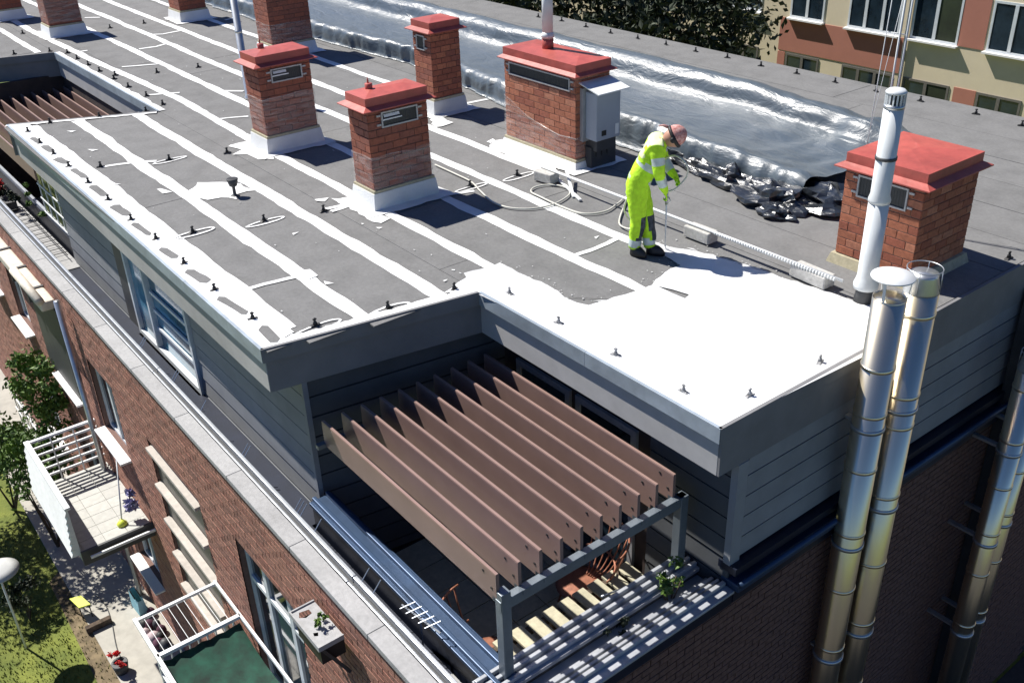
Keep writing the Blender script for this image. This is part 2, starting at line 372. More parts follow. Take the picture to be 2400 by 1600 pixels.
STRIPES = [[[[-16.95,3.35],[-15.458333333333332,3.35],[-13.966666666666667,3.35],[-12.475,3.35],[-10.983333333333334,3.35],[-9.491666666666667,3.35],[-8.0,3.35]],0.16],[[[-16.75,4.0],[-15.245,4.0],[-13.74,4.0],[-12.235,4.0],[-10.73,4.0],[-9.224999999999998,4.0],[-7.719999999999999,4.0]],0.17],[[[-16.5,4.83],[-15.013333333333334,4.83],[-13.526666666666667,4.83],[-12.04,4.83],[-10.553333333333335,4.83],[-9.066666666666666,4.83],[-7.58,4.83]],0.17],[[[-14.2,5.63],[-13.083333333333332,5.63],[-11.966666666666667,5.63],[-10.85,5.63],[-9.733333333333334,5.63],[-8.616666666666667,5.63],[-7.5,5.63]],0.15],[[[-30.0,6.44],[-26.05,6.44],[-22.1,6.44],[-18.15,6.44],[-14.200000000000001,6.44],[-10.25,6.44],[-6.300000000000001,6.44]],0.15],[[[-32.0,7.22],[-27.866666666666667,7.22],[-23.733333333333334,7.22],[-19.6,7.22],[-15.466666666666665,7.22],[-11.333333333333332,7.22],[-7.199999999999999,7.22]],0.15],[[[-32.0,7.95],[-28.266666666666666,7.95],[-24.533333333333335,7.95],[-20.800000000000004,7.95],[-17.06666666666667,7.95],[-13.333333333333332,7.95],[-9.600000000000005,7.95]],0.15],[[[-32.0,8.86],[-28.883333333333333,8.86],[-25.766666666666666,8.86],[-22.65,8.86],[-19.53333333333333,8.86],[-16.416666666666664,8.86],[-13.3,8.86]],0.14],[[[-32.0,4.92],[-30.4,4.92],[-28.8,4.92],[-27.2,4.92],[-25.599999999999998,4.92],[-24.0,4.92],[-22.4,4.92]],0.13],[[[-32,5.5],[-27.1,5.45],[-24.9,5.42],[-20.47,5.55],[-16.9,5.72],[-14.0,5.66]],0.15]]
for i, (pts, w) in enumerate(STRIPES): strip_mesh(pts, w, i + 1, 0.010 + 0.0006 * (i % 4), 'paint_stripe', M['white'])
CROSS = [[[-21.117,6.567],[-21.062,6.908],[-21.201,7.262]],[[-22.39,7.143],[-22.168,7.46],[-22.224,7.942]],[[-19.83,5.771],[-19.469,6.468]],[[-17.45,5.393],[-17.181,5.877]],[[-15.192,5.631],[-14.984,6.151]],[[-16.801,6.405],[-16.463,6.747]],[[-21.833,5.492],[-21.784,5.729]],[[-14.122,3.553],[-13.996,3.975],[-13.825,4.206]],[[-26.597,5.187],[-26.504,5.516]],[[-9.098,3.355],[-9.004,3.938]],[[-7.423,6.472],[-7.464,7.184]],[[-10.43,5.133],[-10.445,5.383]],[[-13.111,9.081],[-13.044,9.54]],[[-9.906,6.52],[-9.788,6.849]],[[-10.526,5.104],[-10.472,5.47]],[[-25.404,6.787],[-25.15,7.072]],[[-22.566,9.082],[-22.655,9.351]],[[-13.542,5.458],[-13.756,5.285]],[[-14.171,9.707],[-13.617,9.77]]]
for i, pts in enumerate(CROSS): strip_mesh(pts, 0.075, 40 + i, 0.0135 + 0.0004 * (i % 3), 'paint_stripe', M['white'], step=0.1, amp=0.4)
PATCH = [[[-13.746,5.244],[-13.781,5.469],[-13.755,5.657],[-13.019,5.554],[-12.726,5.521],[-12.889,5.299],[-13.175,5.289],[-13.335,5.17],[-13.471,5.328]],[[-10.783,5.328],[-10.705,5.532],[-10.755,5.721],[-9.991,5.537],[-9.703,5.559],[-9.641,5.412],[-9.772,5.34],[-10.078,5.369],[-10.435,5.355]],[[-11.106,8.03],[-11.161,8.383],[-10.406,8.324],[-9.884,8.31],[-9.638,8.075],[-9.63,7.907]],[[-12.993,8.33],[-12.783,8.366],[-12.409,8.343],[-12.345,8.124],[-12.387,7.967]],[[-24.709,5.362],[-24.55,5.623],[-23.892,5.707],[-23.963,5.428]],[[-12.339,4.047],[-12.538,4.3],[-12.45,4.483],[-12.203,4.662],[-11.892,4.741],[-11.739,4.78],[-11.758,4.635],[-11.762,4.507],[-11.632,4.406],[-11.81,4.293],[-11.829,4.112],[-12.089,4.031]],[[-12.698,3.785],[-12.684,3.843],[-12.44,3.897],[-12.469,3.782]],[[-9.1,4.062],[-9.079,4.145],[-8.864,4.123],[-8.845,4.002]],[[-8.71,4.096],[-8.583,4.156],[-8.621,4.085]],[[-7.88,5.056],[-7.869,5.108],[-7.842,5.06]],[[-8.052,5.275],[-8.018,5.313],[-8.006,5.274]],[[-15.073,3.634],[-14.957,3.756],[-14.933,3.658]],[[-13.285,3.426],[-13.236,3.504],[-13.227,3.427]],[[-10.109,4.445],[-10.101,4.522],[-10.048,4.444]],[[-7.659,6.982],[-7.662,7.044],[-7.608,6.972]],[[-11.277,8.158],[-11.33,8.311],[-11.211,8.279],[-11.188,8.148]],[[-9.601,5.28],[-9.545,5.342],[-9.532,5.28]],[[-9.832,5.203],[-9.808,5.243],[-9.794,5.202]],[[-16.247,3.675],[-16.158,3.804],[-16.126,3.723]],[[-13.256,3.396],[-13.379,3.394],[-13.213,3.486]],[[-10.93,5.168],[-10.856,5.328],[-10.762,5.233],[-10.868,5.157]]]
for i, p in enumerate(PATCH): MB().sheet([rough(p, i, 0.03 if i < 6 else 0.012, 0.1)], 0.015 + 0.0005 * (i % 4)).build('paint_patch', M['white'], bld)
BIG = [[-7.395,5.166],[-6.867,5.18],[-5.549,5.171],[-4.182,5.166],[-4.163,5.933],[-4.121,6.906],[-4.118,7.128],[-4.524,7.765],[-4.623,7.822],[-4.787,7.781],[-5.084,7.741],[-5.436,7.712],[-5.812,7.676],[-6.086,7.635],[-6.37,7.593],[-6.716,7.528],[-6.924,7.405],[-7.18,7.38],[-7.205,7.278],[-6.859,7.225],[-6.497,7.143],[-6.498,7.007],[-6.421,6.702],[-6.36,6.599],[-6.363,6.381],[-6.412,6.122],[-6.454,5.808],[-6.568,5.766],[-6.727,5.737],[-6.892,5.794],[-6.979,5.789],[-7.16,5.776],[-7.507,5.759],[-7.812,5.743],[-7.814,5.618],[-7.888,5.318],[-7.773,5.283],[-7.724,5.143],[-7.633,4.898]]
HOLE = [[-6.306,6.622],[-6.142,6.667],[-5.952,6.714],[-5.94,6.634],[-6.111,6.613]]
edge = {0, 1, 2, 3, 4, 5, 6}
bigp = []
rr = random.Random(5)
for i in range(len(BIG)):
    a, b = BIG[i], BIG[(i + 1) % len(BIG)]; onedge = i < 7
    n = 1 if onedge else max(1, int(math.dist(a, b) / 0.09))
    for k in range(n):
        t = k / n; j = 0 if (onedge or i == 0) else 0.011
        bigp.append((a[0] + (b[0] - a[0]) * t + rr.uniform(-j, j), a[1] + (b[1] - a[1]) * t + rr.uniform(-j, j)))
cxb = sum(p[0] for p in BIG) / len(BIG); cyb = sum(p[1] for p in BIG) / len(BIG)
ov = []
for i, p in enumerate(BIG):
    ov.append(p if i < 7 else (p[0] + (p[0] - cxb) * 0.012, p[1] + (p[1] - cyb) * 0.012 + .015))
MB().sheet([ov[:7] + rough(ov[7:], 77, 0.025, 0.08)[:-1]], 0.0165).build('paint_overspray', M['white_edge'], bld)
MB().sheet([bigp, rough(HOLE, 9, 0.01, 0.2)], 0.019).build('paint_field', M['white_field'], bld)
# thin overspray round the wet field: scattered flecks
fl = MB(); rf = random.Random(11)
for _ in range(260):
    i = rf.randrange(7, len(BIG)); a = BIG[i]; b = BIG[(i + 1) % len(BIG)]; t = rf.random()
    d = rf.gauss(0, 0.10); x = a[0] + (b[0] - a[0]) * t + d; y = a[1] + (b[1] - a[1]) * t + rf.gauss(0, 0.10); s = rf.uniform(0.003, 0.010)
    if x > -4.3 or y < 5.3: continue
    fl.add([(x - s, y - s * .6, 0.0172), (x + s, y - s * .7, 0.0172), (x + s * .8, y + s, 0.0172), (x - s, y + s * .7, 0.0172)], [(0, 1, 2, 3)])
for _ in range(150):                                          # drips and footprints of coating all over the striped part
    x = rf.uniform(-22, -7.8); y = rf.uniform(3.4, 8.2); s = rf.uniform(0.004, 0.014); q = rf.uniform(0.4, 2.2)
    if y < 5.3 and x < -16.2: continue
    fl.add([(x - s * q, y - s * .6, 0.0168), (x + s * q, y - s * .4, 0.0168), (x + s * .8 * q, y + s * .5, 0.0168), (x - s * q, y + s * .6, 0.0168)], [(0, 1, 2, 3)])
kind(fl.build('paint_flecks', M['white_edge'], bld), 'stuff')
# coated band along the near eave with bare islands between the holders
ISL = [[[-16.227,3.167],[-15.959,3.175]],[[-15.69,3.192],[-15.341,3.195]],[[-14.937,3.169],[-14.64,3.192]],[[-14.283,3.193],[-13.842,3.207]],[[-13.38,3.177],[-12.955,3.173]],[[-12.452,3.157],[-12.055,3.168]],[[-11.675,3.142],[-11.251,3.15]],[[-10.694,3.119],[-10.39,3.138]],[[-9.916,3.119],[-9.556,3.146]],[[-9.051,3.111],[-8.591,3.141]],[[-8.168,3.158],[-7.87,3.127]]]
band = []
for k in range(0, 61):
    t = k / 60; band.append((-17.316 + 9.537 * t, 3.046 - 0.105 * t + 0.012))
top = []
for k in range(0, 61):
    t = 1 - k / 60; x = -17.1 + 9.2 * t; top.append((x, 3.345 + 0.03 * noise.noise(Vector((x * 2, 1, 0))) + rr.uniform(-.008, .008)))
n_ = len(band); mb_ = MB(); mb_.add([(x, y, 0.0175) for x, y in band] + [(x, y, 0.0175) for x, y in top[::-1]], [(i, i + 1, n_ + i + 1, n_ + i) for i in range(n_ - 1)])
mb_.build('paint_band', M['white'], bld)
for i, (a, b) in enumerate(ISL):
    w = 0.048 + 0.010 * (i % 3)
    MB().sheet([rough([(a[0], a[1] - w), (b[0], b[1] - w * .8), (b[0] + .05, b[1]), (b[0], b[1] + w), (a[0], a[1] + w * .9), (a[0] - .05, a[1])], 60 + i, 0.010, 0.12)], 0.0205).build('bare_patch', M['bitumen'], bld)
def edge_band(a, b, w0, w1, z, seed):
    n = 40; d = Vector((b[0] - a[0], b[1] - a[1], 0)); nr = Vector((-d.y, d.x, 0)).normalized(); pts0 = []; pts1 = []
    for k in range(n + 1):
        p = Vector((a[0], a[1], 0)) + d * (k / n); w = w0 + (w1 - w0) * k / n; w *= 1 + 0.35 * noise.noise(Vector((k * 0.4, seed, 0))) + rr.uniform(-.1, .1)
        pts0.append((p.x, p.y)); q = p + nr * w; pts1.append((q.x, q.y))
    MB().sheet([pts0 + pts1[::-1]], z).build('paint_band', M['white'], bld)
edge_band((-7.775, 2.95), (-7.40, 5.17), 0.13, 0.15, 0.0181, 1)
edge_band((-16.32, 5.155), (-17.31, 3.05), 0.12, 0.10, 0.0163, 2)
edge_band((-22.1, 5.165), (-16.3, 5.165), 0.10, 0.13, 0.0163, 3)
for i, (x, y) in enumerate([[-13.745,4.369],[-10.933,3.57],[-10.675,4.363],[-7.853,3.555],[-7.703,4.274],[-9.925,6.882],[-9.83,7.579],[-13.473,5.123],[-10.498,5.074]]):                        # thin outlines sprayed round the holders' feet
    if i > 6: continue
    pts = [(x - 0.055 * math.cos(t) * (1.3 if i == 4 else 1), y + 0.24 * math.sin(t)) for t in [2 * math.pi * k / 26 for k in range(27)]]
    strip_mesh([(p[0] + 0.02, p[1]) for p in pts], 0.028, 80 + i, 0.0165, 'paint_outline', M['white'], step=0.05, amp=0.5)

# ---- eave: metal drip trim over a plastered fascia, walls set back below
def inset(a, b, d0, d1, z0, z1, name, m, ext=0.0, ext2=None):
    ext2 = ext if ext2 is None else ext2
    """a slab along edge a->b of the roof (outside is to the right), from d0 to d1 inward"""
    a = Vector((a[0], a[1], 0)); b = Vector((b[0], b[1], 0)); d = (b - a).normalized(); n = Vector((-d.y, d.x, 0))
    a = a - d * ext; b = b + d * ext2
    q = [a + n * d0, b + n * d0, b + n * d1, a + n * d1]
    return MB().prism([(p.x, p.y) for p in q], z0, z1).build(name, m, bld)
EDGES = [((-17.316, 3.046), (-7.779, 2.941)), ((-7.779, 2.941), (-7.4, 5.169)), ((-7.4, 5.169), (-4.17, 5.166)), ((-4.17, 5.166), (-4.17, 14.64)),
         ((-46, 3.04), (-22.8, 3.04)), ((-22.8, 3.04), (-22.1, 5.15)), ((-22.1, 5.15), (-16.315, 5.158)), ((-16.315, 5.158), (-17.316, 3.046))]
for i, (a, b) in enumerate(EDGES):
    se = i == 3
    L = math.dist(a, b); n = max(1, round(L / 1.9)) if i in (0, 2) else max(1, round(L / 6))
    for k in range(n):                                          # trim comes in lengths
        p = (a[0] + (b[0] - a[0]) * k / n, a[1] + (b[1] - a[1]) * k / n); q = (a[0] + (b[0] - a[0]) * (k + 1) / n, a[1] + (b[1] - a[1]) * (k + 1) / n)
        inset(p, q, -0.004, 0.03, -0.125, 0.022, 'eave_trim', M['trim'] if i in (0, 2, 4, 6) else M['fascia_shade'], ext=-0.0025)
    inset(a, b, 0.034 if i != 3 else 0.01, 0.10, -0.47, -0.10, 'fascia_panel', M['fascia'] if i in (0, 2, 4, 6) else M['fascia_shade'], ext=0.034 if i in (2, 6, 7) else -0.036, ext2=0.034 if i in (1, 5, 6) else -0.036)
# soffit under the overhang (one sheet, slightly inside the fascia)
MB().prism([(-17.2, 3.1), (-7.85, 3.0), (-7.50, 5.26), (-4.27, 5.24), (-4.27, 5.48), (-7.55, 5.48), (-7.9, 3.32), (-16.2, 3.34)], -0.46, -0.43).build('soffit', M['fascia'], bld)

# ---- set-back storey clad in planks
def planks(p, q, ztop, zbot, h, thick, skip=(), m='plank'):
    """planks on the wall line p->q, outer face on that line, outside to the right"""
    a = Vector((p[0], p[1], 0)); b = Vector((q[0], q[1], 0)); d = (b - a).normalized(); n = Vector((-d.y, d.x, 0)); L = (b - a).length
    MB().prism([tuple((a + n * 0.02).xy), tuple((b + n * 0.02).xy), tuple((b + n * 0.14).xy), tuple((a + n * 0.14).xy)], zbot, ztop).build('wall_core', M['darkplank'], bld) if not skip else None
    z = ztop
    while z > zbot + 0.02:
        z0 = max(zbot, z - h)
        segs = [(0.0, L)]
        for s0, s1, sz0, sz1 in skip:
            if z0 < sz1 - 0.02 and z > sz0 + 0.02:
                segs = [x for sg in segs for x in ((sg[0], min(sg[1], s0)), (max(sg[0], s1), sg[1])) if x[1] - x[0] > 0.02]
        for s0, s1 in segs:
            u = a + d * s0; v = a + d * s1
            MB().add([u + Vector((0, 0, z0 + 0.022)) - n * 0.006, v + Vector((0, 0, z0 + 0.022)) - n * 0.006, v + Vector((0, 0, z - 0.004)) + n * 0.004, u + Vector((0, 0, z - 0.004)) + n * 0.004,
                      u + n * thick + Vector((0, 0, z0 + 0.022)), v + n * thick + Vector((0, 0, z0 + 0.022)), v + n * thick + Vector((0, 0, z - 0.004)), u + n * thick + Vector((0, 0, z - 0.004))],
                     [(0, 1, 2, 3), (5, 4, 7, 6), (4, 0, 3, 7), (1, 5, 6, 2), (3, 2, 6, 7), (4, 5, 1, 0)]).build('plank', M[m], bld)
        z -= h
planks((-16.18, 3.29), (-7.78, 3.29), -0.43, -2.12, 0.235, 0.03, skip=[(3.06, 5.32, -2.12, -0.75)])
MB().box(-16.18, -13.12, 3.32, 3.42, -2.3, -0.43).box(-10.86, -7.86, 3.32, 3.42, -2.3, -0.43).box(-13.12, -10.86, 3.32, 3.42, -0.75, -0.43).box(-13.12, -10.86, 3.55, 3.6, -2.9, -0.75).build('wall_core', M['darkplank'], bld)
planks((-7.77, 3.29), (-7.45, 5.5), -0.43, -2.9, 0.235, 0.03, m='plank_shade')
MB().box(-7.81, -7.755, 3.275, 3.33, -2.12, -0.47).build('corner_trim', M['plank'], bld)
MB().box(-4.245, -4.172, 5.445, 5.575, -1.56, -0.47).build('corner_trim', M['plank'], bld)
planks((-4.19, 5.5), (-4.19, 14.6), -0.44, -1.56, 0.222, 0.03)
planks((-5.2, 5.46), (-4.19, 5.46), -0.43, -2.4, 0.222, 0.03, m='plank_shade')
MB().box(-4.27, -4.19, 5.27, 5.5, -0.47, -0.43).build('soffit', M['fascia'], bld)
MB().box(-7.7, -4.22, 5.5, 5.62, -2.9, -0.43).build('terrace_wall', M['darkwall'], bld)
MB().box(-45.9, -4.25, 14.4, 14.6, GZ, -0.1).build('rear_wall', M['fascia'], bld)
# glazed doors in the terrace wall
for k, x in enumerate((-7.2, -6.25)):
    f = MB()
    for a_, b_, c_, d_ in ((x, x + 0.86, -0.85, -0.78), (x, x + 0.86, -2.85, -2.75), (x, x + 0.07, -2.75, -0.85), (x + 0.79, x + 0.86, -2.75, -0.85)): f.box(a_, b_, 5.46, 5.497, c_, d_)
    fo = f.build('glazed_door', M['wframe'], bld); MB().box(x + 0.07, x + 0.79, 5.475, 5.485, -2.75, -0.85).build('pane', M['glass'], fo)
# sliding window in the plank wall
f = MB()
for a_, b_, c_, d_ in ((-13.10, -10.88, -0.84, -0.76), (-13.10, -10.88, -2.10, -2.03), (-13.10, -13.03, -2.03, -0.84), (-10.95, -10.88, -2.03, -0.84), (-12.40, -12.34, -2.03, -0.84)): f.box(a_, b_, 3.25, 3.34, c_, d_)
f.box(-13.06, -10.9, 3.22, 3.36, -2.14, -2.10)
sw = f.build('sliding_window', M['wood'], bld)
MB().box(-13.03, -12.40, 3.30, 3.312, -2.03, -0.84).build('pane', M['bluepane'], sw); MB().box(-12.34, -10.95, 3.32, 3.332, -2.03, -0.84).build('pane', M['bluepane'], sw)
for z in (-1.18, -1.45, -1.72): MB().box(-12.30, -11.0, 3.285, 3.31, z - 0.022, z + 0.022).build('window_bar', M['wood'], sw)
MB().box(-13.6, -13.16, 3.28, 3.312, -2.1, -0.5).build('shutter', M['darkgrey'], bld)
# ledge behind the parapet rails
MB().prism([(-24, 2.96), (-4.6, 2.96), (-4.6, 3.12), (-7.70, 3.12), (-7.70, 3.30), (-24, 3.30)], -2.14, -2.10).build('gutter_ledge', M['navy_shade'], bld)
MB().box(-24, -15.95, 2.955, 3.31, -2.096, -2.085).build('sunlit_ledge', M['coping'], bld)  # pale sheet standing in for the sunlit stretch of the ledge

# ---- parapet on the garden side: coping, two rails
x = -26.0
while x < -4.2:
    MB().box(x + 0.003, min(x + 1.45, -4.1) - 0.003, 2.635, 2.81, -1.82, -1.75).build('coping_stone', M['coping'], bld, bevel=0.006); x += 1.45
MB().box(-26, -4.1, 2.81, 2.955, -2.1, -1.83).build('parapet_core', M['darkgrey'], bld)
for y, z, w in ((2.845, -1.775, 0.026), (2.918, -1.752, 0.042)):
    x = -26.0; k = 0
    while x < -4.2:
        e = min(x + 4.9, -4.1); MB().box(x + 0.004, e - 0.004, y - w / 2, y + w / 2, -1.83, z).build('parapet_rail', M['rail'], bld, bevel=0.008); x = e; k += 1
sp = MB()
for x in (-12.02, -11.96, -10.9, -10.84, -10.0, -8.86, -8.8, -7.62, -7.56, -7.5, -7.2, -6.3, -6.1):
    sp.tube([(x, 2.93, -1.76), (x + 0.01, 3.02, -1.64)], 0.006, 5)
sp.build('bird_spike', M['rail'], bld)

# ---- garden facade: backing wall with openings, bricks proud of it
OPEN = [(-8.85, -7.30, -5.0, -2.76), (-11.70, -9.95, -5.75, -2.92), (-14.15, -13.02, -4.0, -2.76), (-16.40, -15.10, -4.0, -2.76), (-19.1, -18.1, -4.0, -2.76),
        (-14.2, -13.1, -6.6, -5.36), (-16.5, -15.2, -6.6, -5.36), (-21.4, -20.3, -4.0, -2.76), (-8.85, -7.4, -7.6, -5.4), (-19.3, -18.2, -6.6, -5.36)]
xs = sorted(set([-28, -4.15] + [v for o in OPEN for v in o[:2]])); zs = sorted(set([GZ, -1.82] + [v for o in OPEN for v in o[2:]]))
wall = MB()
for i in range(len(xs) - 1):
    for j in range(len(zs) - 1):
        cx, cz = (xs[i] + xs[i + 1]) / 2, (zs[j] + zs[j + 1]) / 2
        if any(o[0] < cx < o[1] and o[2] < cz < o[3] for o in OPEN): continue
        wall.add([(xs[i], 2.675, zs[j]), (xs[i + 1], 2.675, zs[j]), (xs[i + 1], 2.675, zs[j + 1]), (xs[i], 2.675, zs[j + 1])], [(0, 1, 2, 3)])
for o in OPEN:                                                # reveals
    a, b, c, d = o
    wall.add([(a, 2.662, c), (a, 2.662, d), (a, 2.85, d), (a, 2.85, c)], [(0, 1, 2, 3)]); wall.add([(b, 2.662, c), (b, 2.662, d), (b, 2.85, d), (b, 2.85, c)], [(3, 2, 1, 0)])
    wall.add([(a, 2.662, d), (b, 2.662, d), (b, 2.85, d), (a, 2.85, d)], [(0, 1, 2, 3)]); wall.add([(a, 2.662, c), (b, 2.662, c), (b, 2.85, c), (a, 2.85, c)], [(3, 2, 1, 0)])
wall.build('facade_wall', M['mortar_dark'], bld)
bw, bh, gp = 0.205, 0.066, 0.011
bmesh_by = [block_mesh('facade_brick', bw, 0.05, bh, m, 0.003) for m in FB]
rest = MB(); near = []; z = -1.86; row = 0
def fbrick(mb, x, z, w, h, y0):                               # a brick, cut to the opening's edge where it meets one
    x0, x1 = x - w, x + w
    for o in OPEN:
        if o[2] - h < z < o[3] + h:
            if o[0] < x0 < o[1]: x0 = o[1]
            if o[0] < x1 < o[1]: x1 = o[0]
    if x1 - x0 < 0.02: return
    mb.add([(x0, y0, z - h), (x1, y0, z - h), (x1, y0, z + h), (x0, y0, z + h), (x0, 2.676, z - h), (x1, 2.676, z - h), (x1, 2.676, z + h), (x0, 2.676, z + h)],
           [(0, 1, 2, 3), (3, 2, 6, 7), (4, 5, 1, 0), (4, 0, 3, 7), (1, 5, 6, 2)], rb.choice((0, 0, 1, 2)))
rb = random.Random(21)
while z > GZ:
    x = -26.5 + (bw + gp) / 2 * (row % 2)
    while x < -4.3:
        if not any(o[0] < x - bw * .5 and x + bw * .5 < o[1] and o[2] - bh * .5 < z < o[3] + bh * .5 for o in OPEN):
            if (x > -7.3 and z > -3.0): near.append((x, z))
            else:
                h, w = bh / 2, bw / 2; y0 = 2.662 - rb.uniform(0, 0.004); v = [(x - w, y0, z - h), (x + w, y0, z - h), (x + w, y0, z + h), (x - w, y0, z + h), (x - w, 2.676, z - h), (x + w, 2.676, z - h), (x + w, 2.676, z + h), (x - w, 2.676, z + h)]
                fbrick(rest, x, z, w, h, y0)
        x += bw + gp
    z -= bh + gp; row += 1
near.sort(key=lambda p: -(p[0] + p[1]))
for i, (x, z) in enumerate(near):
    if i < 290: put(rb.choice(bmesh_by), 'brick', bld, (x, 2.686 - rb.uniform(0, 0.003), z))
    else:
        h, w = bh / 2, bw / 2; y0 = 2.661; rest.add([(x - w, y0, z - h), (x + w, y0, z - h), (x + w, y0, z + h), (x - w, y0, z + h), (x - w, 2.676, z - h), (x + w, 2.676, z - h), (x + w, 2.676, z + h), (x - w, 2.676, z + h)],
                 [(0, 1, 2, 3), (3, 2, 6, 7), (4, 5, 1, 0), (4, 0, 3, 7), (1, 5, 6, 2)], rb.choice((0, 1, 2)))
kind(rest.build('brickwork', FB, bld), 'stuff')
# street end wall
MB().box(-4.30, -4.165, 2.66, 14.5, GZ, -1.95).build('end_wall', M['darkplank'], bld)
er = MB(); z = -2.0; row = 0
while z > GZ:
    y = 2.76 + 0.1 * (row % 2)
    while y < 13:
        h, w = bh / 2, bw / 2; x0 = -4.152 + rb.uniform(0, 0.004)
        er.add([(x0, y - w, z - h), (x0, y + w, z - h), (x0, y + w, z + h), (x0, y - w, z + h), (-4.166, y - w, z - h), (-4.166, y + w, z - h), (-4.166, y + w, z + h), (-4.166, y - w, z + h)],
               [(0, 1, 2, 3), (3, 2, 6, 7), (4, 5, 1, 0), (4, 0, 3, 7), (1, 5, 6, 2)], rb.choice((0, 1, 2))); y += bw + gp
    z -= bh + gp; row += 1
kind(er.build('brickwork', [M['endbrick_shade']] * 3, bld), 'stuff')
MB().box(-4.30, -4.10, 5.45, 14.5, -1.64, -1.56).build('wall_cap', M['navy_shade'], bld)
MB().box(-4.26, -4.05, 5.45, 14.5, -1.80, -1.72).build('wall_cap', M['bluecap'], bld, bevel=0.01)
MB().box(-4.24, -4.10, 5.45, 14.5, -1.94, -1.80).build('wall_cap', M['navy_shade'], bld)
MB().tube([(-4.04, 5.45, -1.70), (-4.04, 14.4, -1.70)], 0.03, 8).build('wall_rail', M['bluecap'], bld, True)
MB().box(-4.14, -3.92, 9.93, 10.5, GZ, -0.3).build('vertical_duct', M['darkgrey'], bld)
# fins and glazing over the stairwell
MB().box(-11.70, -9.95, 2.705, 2.76, -5.75, -2.92).build('stairwell_glazing', M['glassblock'], bld)
for z in (-3.02, -3.62, -4.22, -4.82, -5.42): MB().box(-11.66, -9.98, 2.60, 2.70, z - 0.055, z).build('stone_fin', M['fin'], bld, bevel=0.006)

def window(o, mull, sill=True, transom=None):
    a, b, c, d = o; y0, y1 = 2.74, 2.79; f = MB(); t = 0.06
    f.box(a, b, y0, y1, d - t, d).box(a, b, y0, y1, c, c + t).box(a, a + t, y0, y1, c + t, d - t).box(b - t, b, y0, y1, c + t, d - t)
    for m_ in mull: f.box(m_ - 0.045, m_ + 0.045, y0 - 0.006, y1, c + t, d - t)
    if transom: f.box(a + t, b - t, y0 - 0.004, y1, transom - 0.03, transom + 0.03)
    w = f.build('window', M['wood'], bld); xs_ = [a + t] + list(mull) + [b - t]
    for k in range(len(xs_) - 1): MB().box(xs_[k], xs_[k + 1], 2.765, 2.772, c + t, d - t).build('pane', M['glass'], w)
    if sill: MB().box(a - 0.04, b + 0.04, 2.50, 2.80, c - 0.04, c - 0.004).build('sill', M['sill'], w, bevel=0.004)
window(OPEN[0], [-8.35, -7.75], False, -3.35)
for i in (2, 3, 4, 5, 6, 7, 9): window(OPEN[i], [(OPEN[i][0] + OPEN[i][1]) / 2])
window(OPEN[8], [-8.1], False)
dr = MB().tube([(-14.60, 2.56, -1.95), (-14.60, 2.56, GZ)], 0.045, 8).build('downpipe', M['steel_dull'], bld, True)

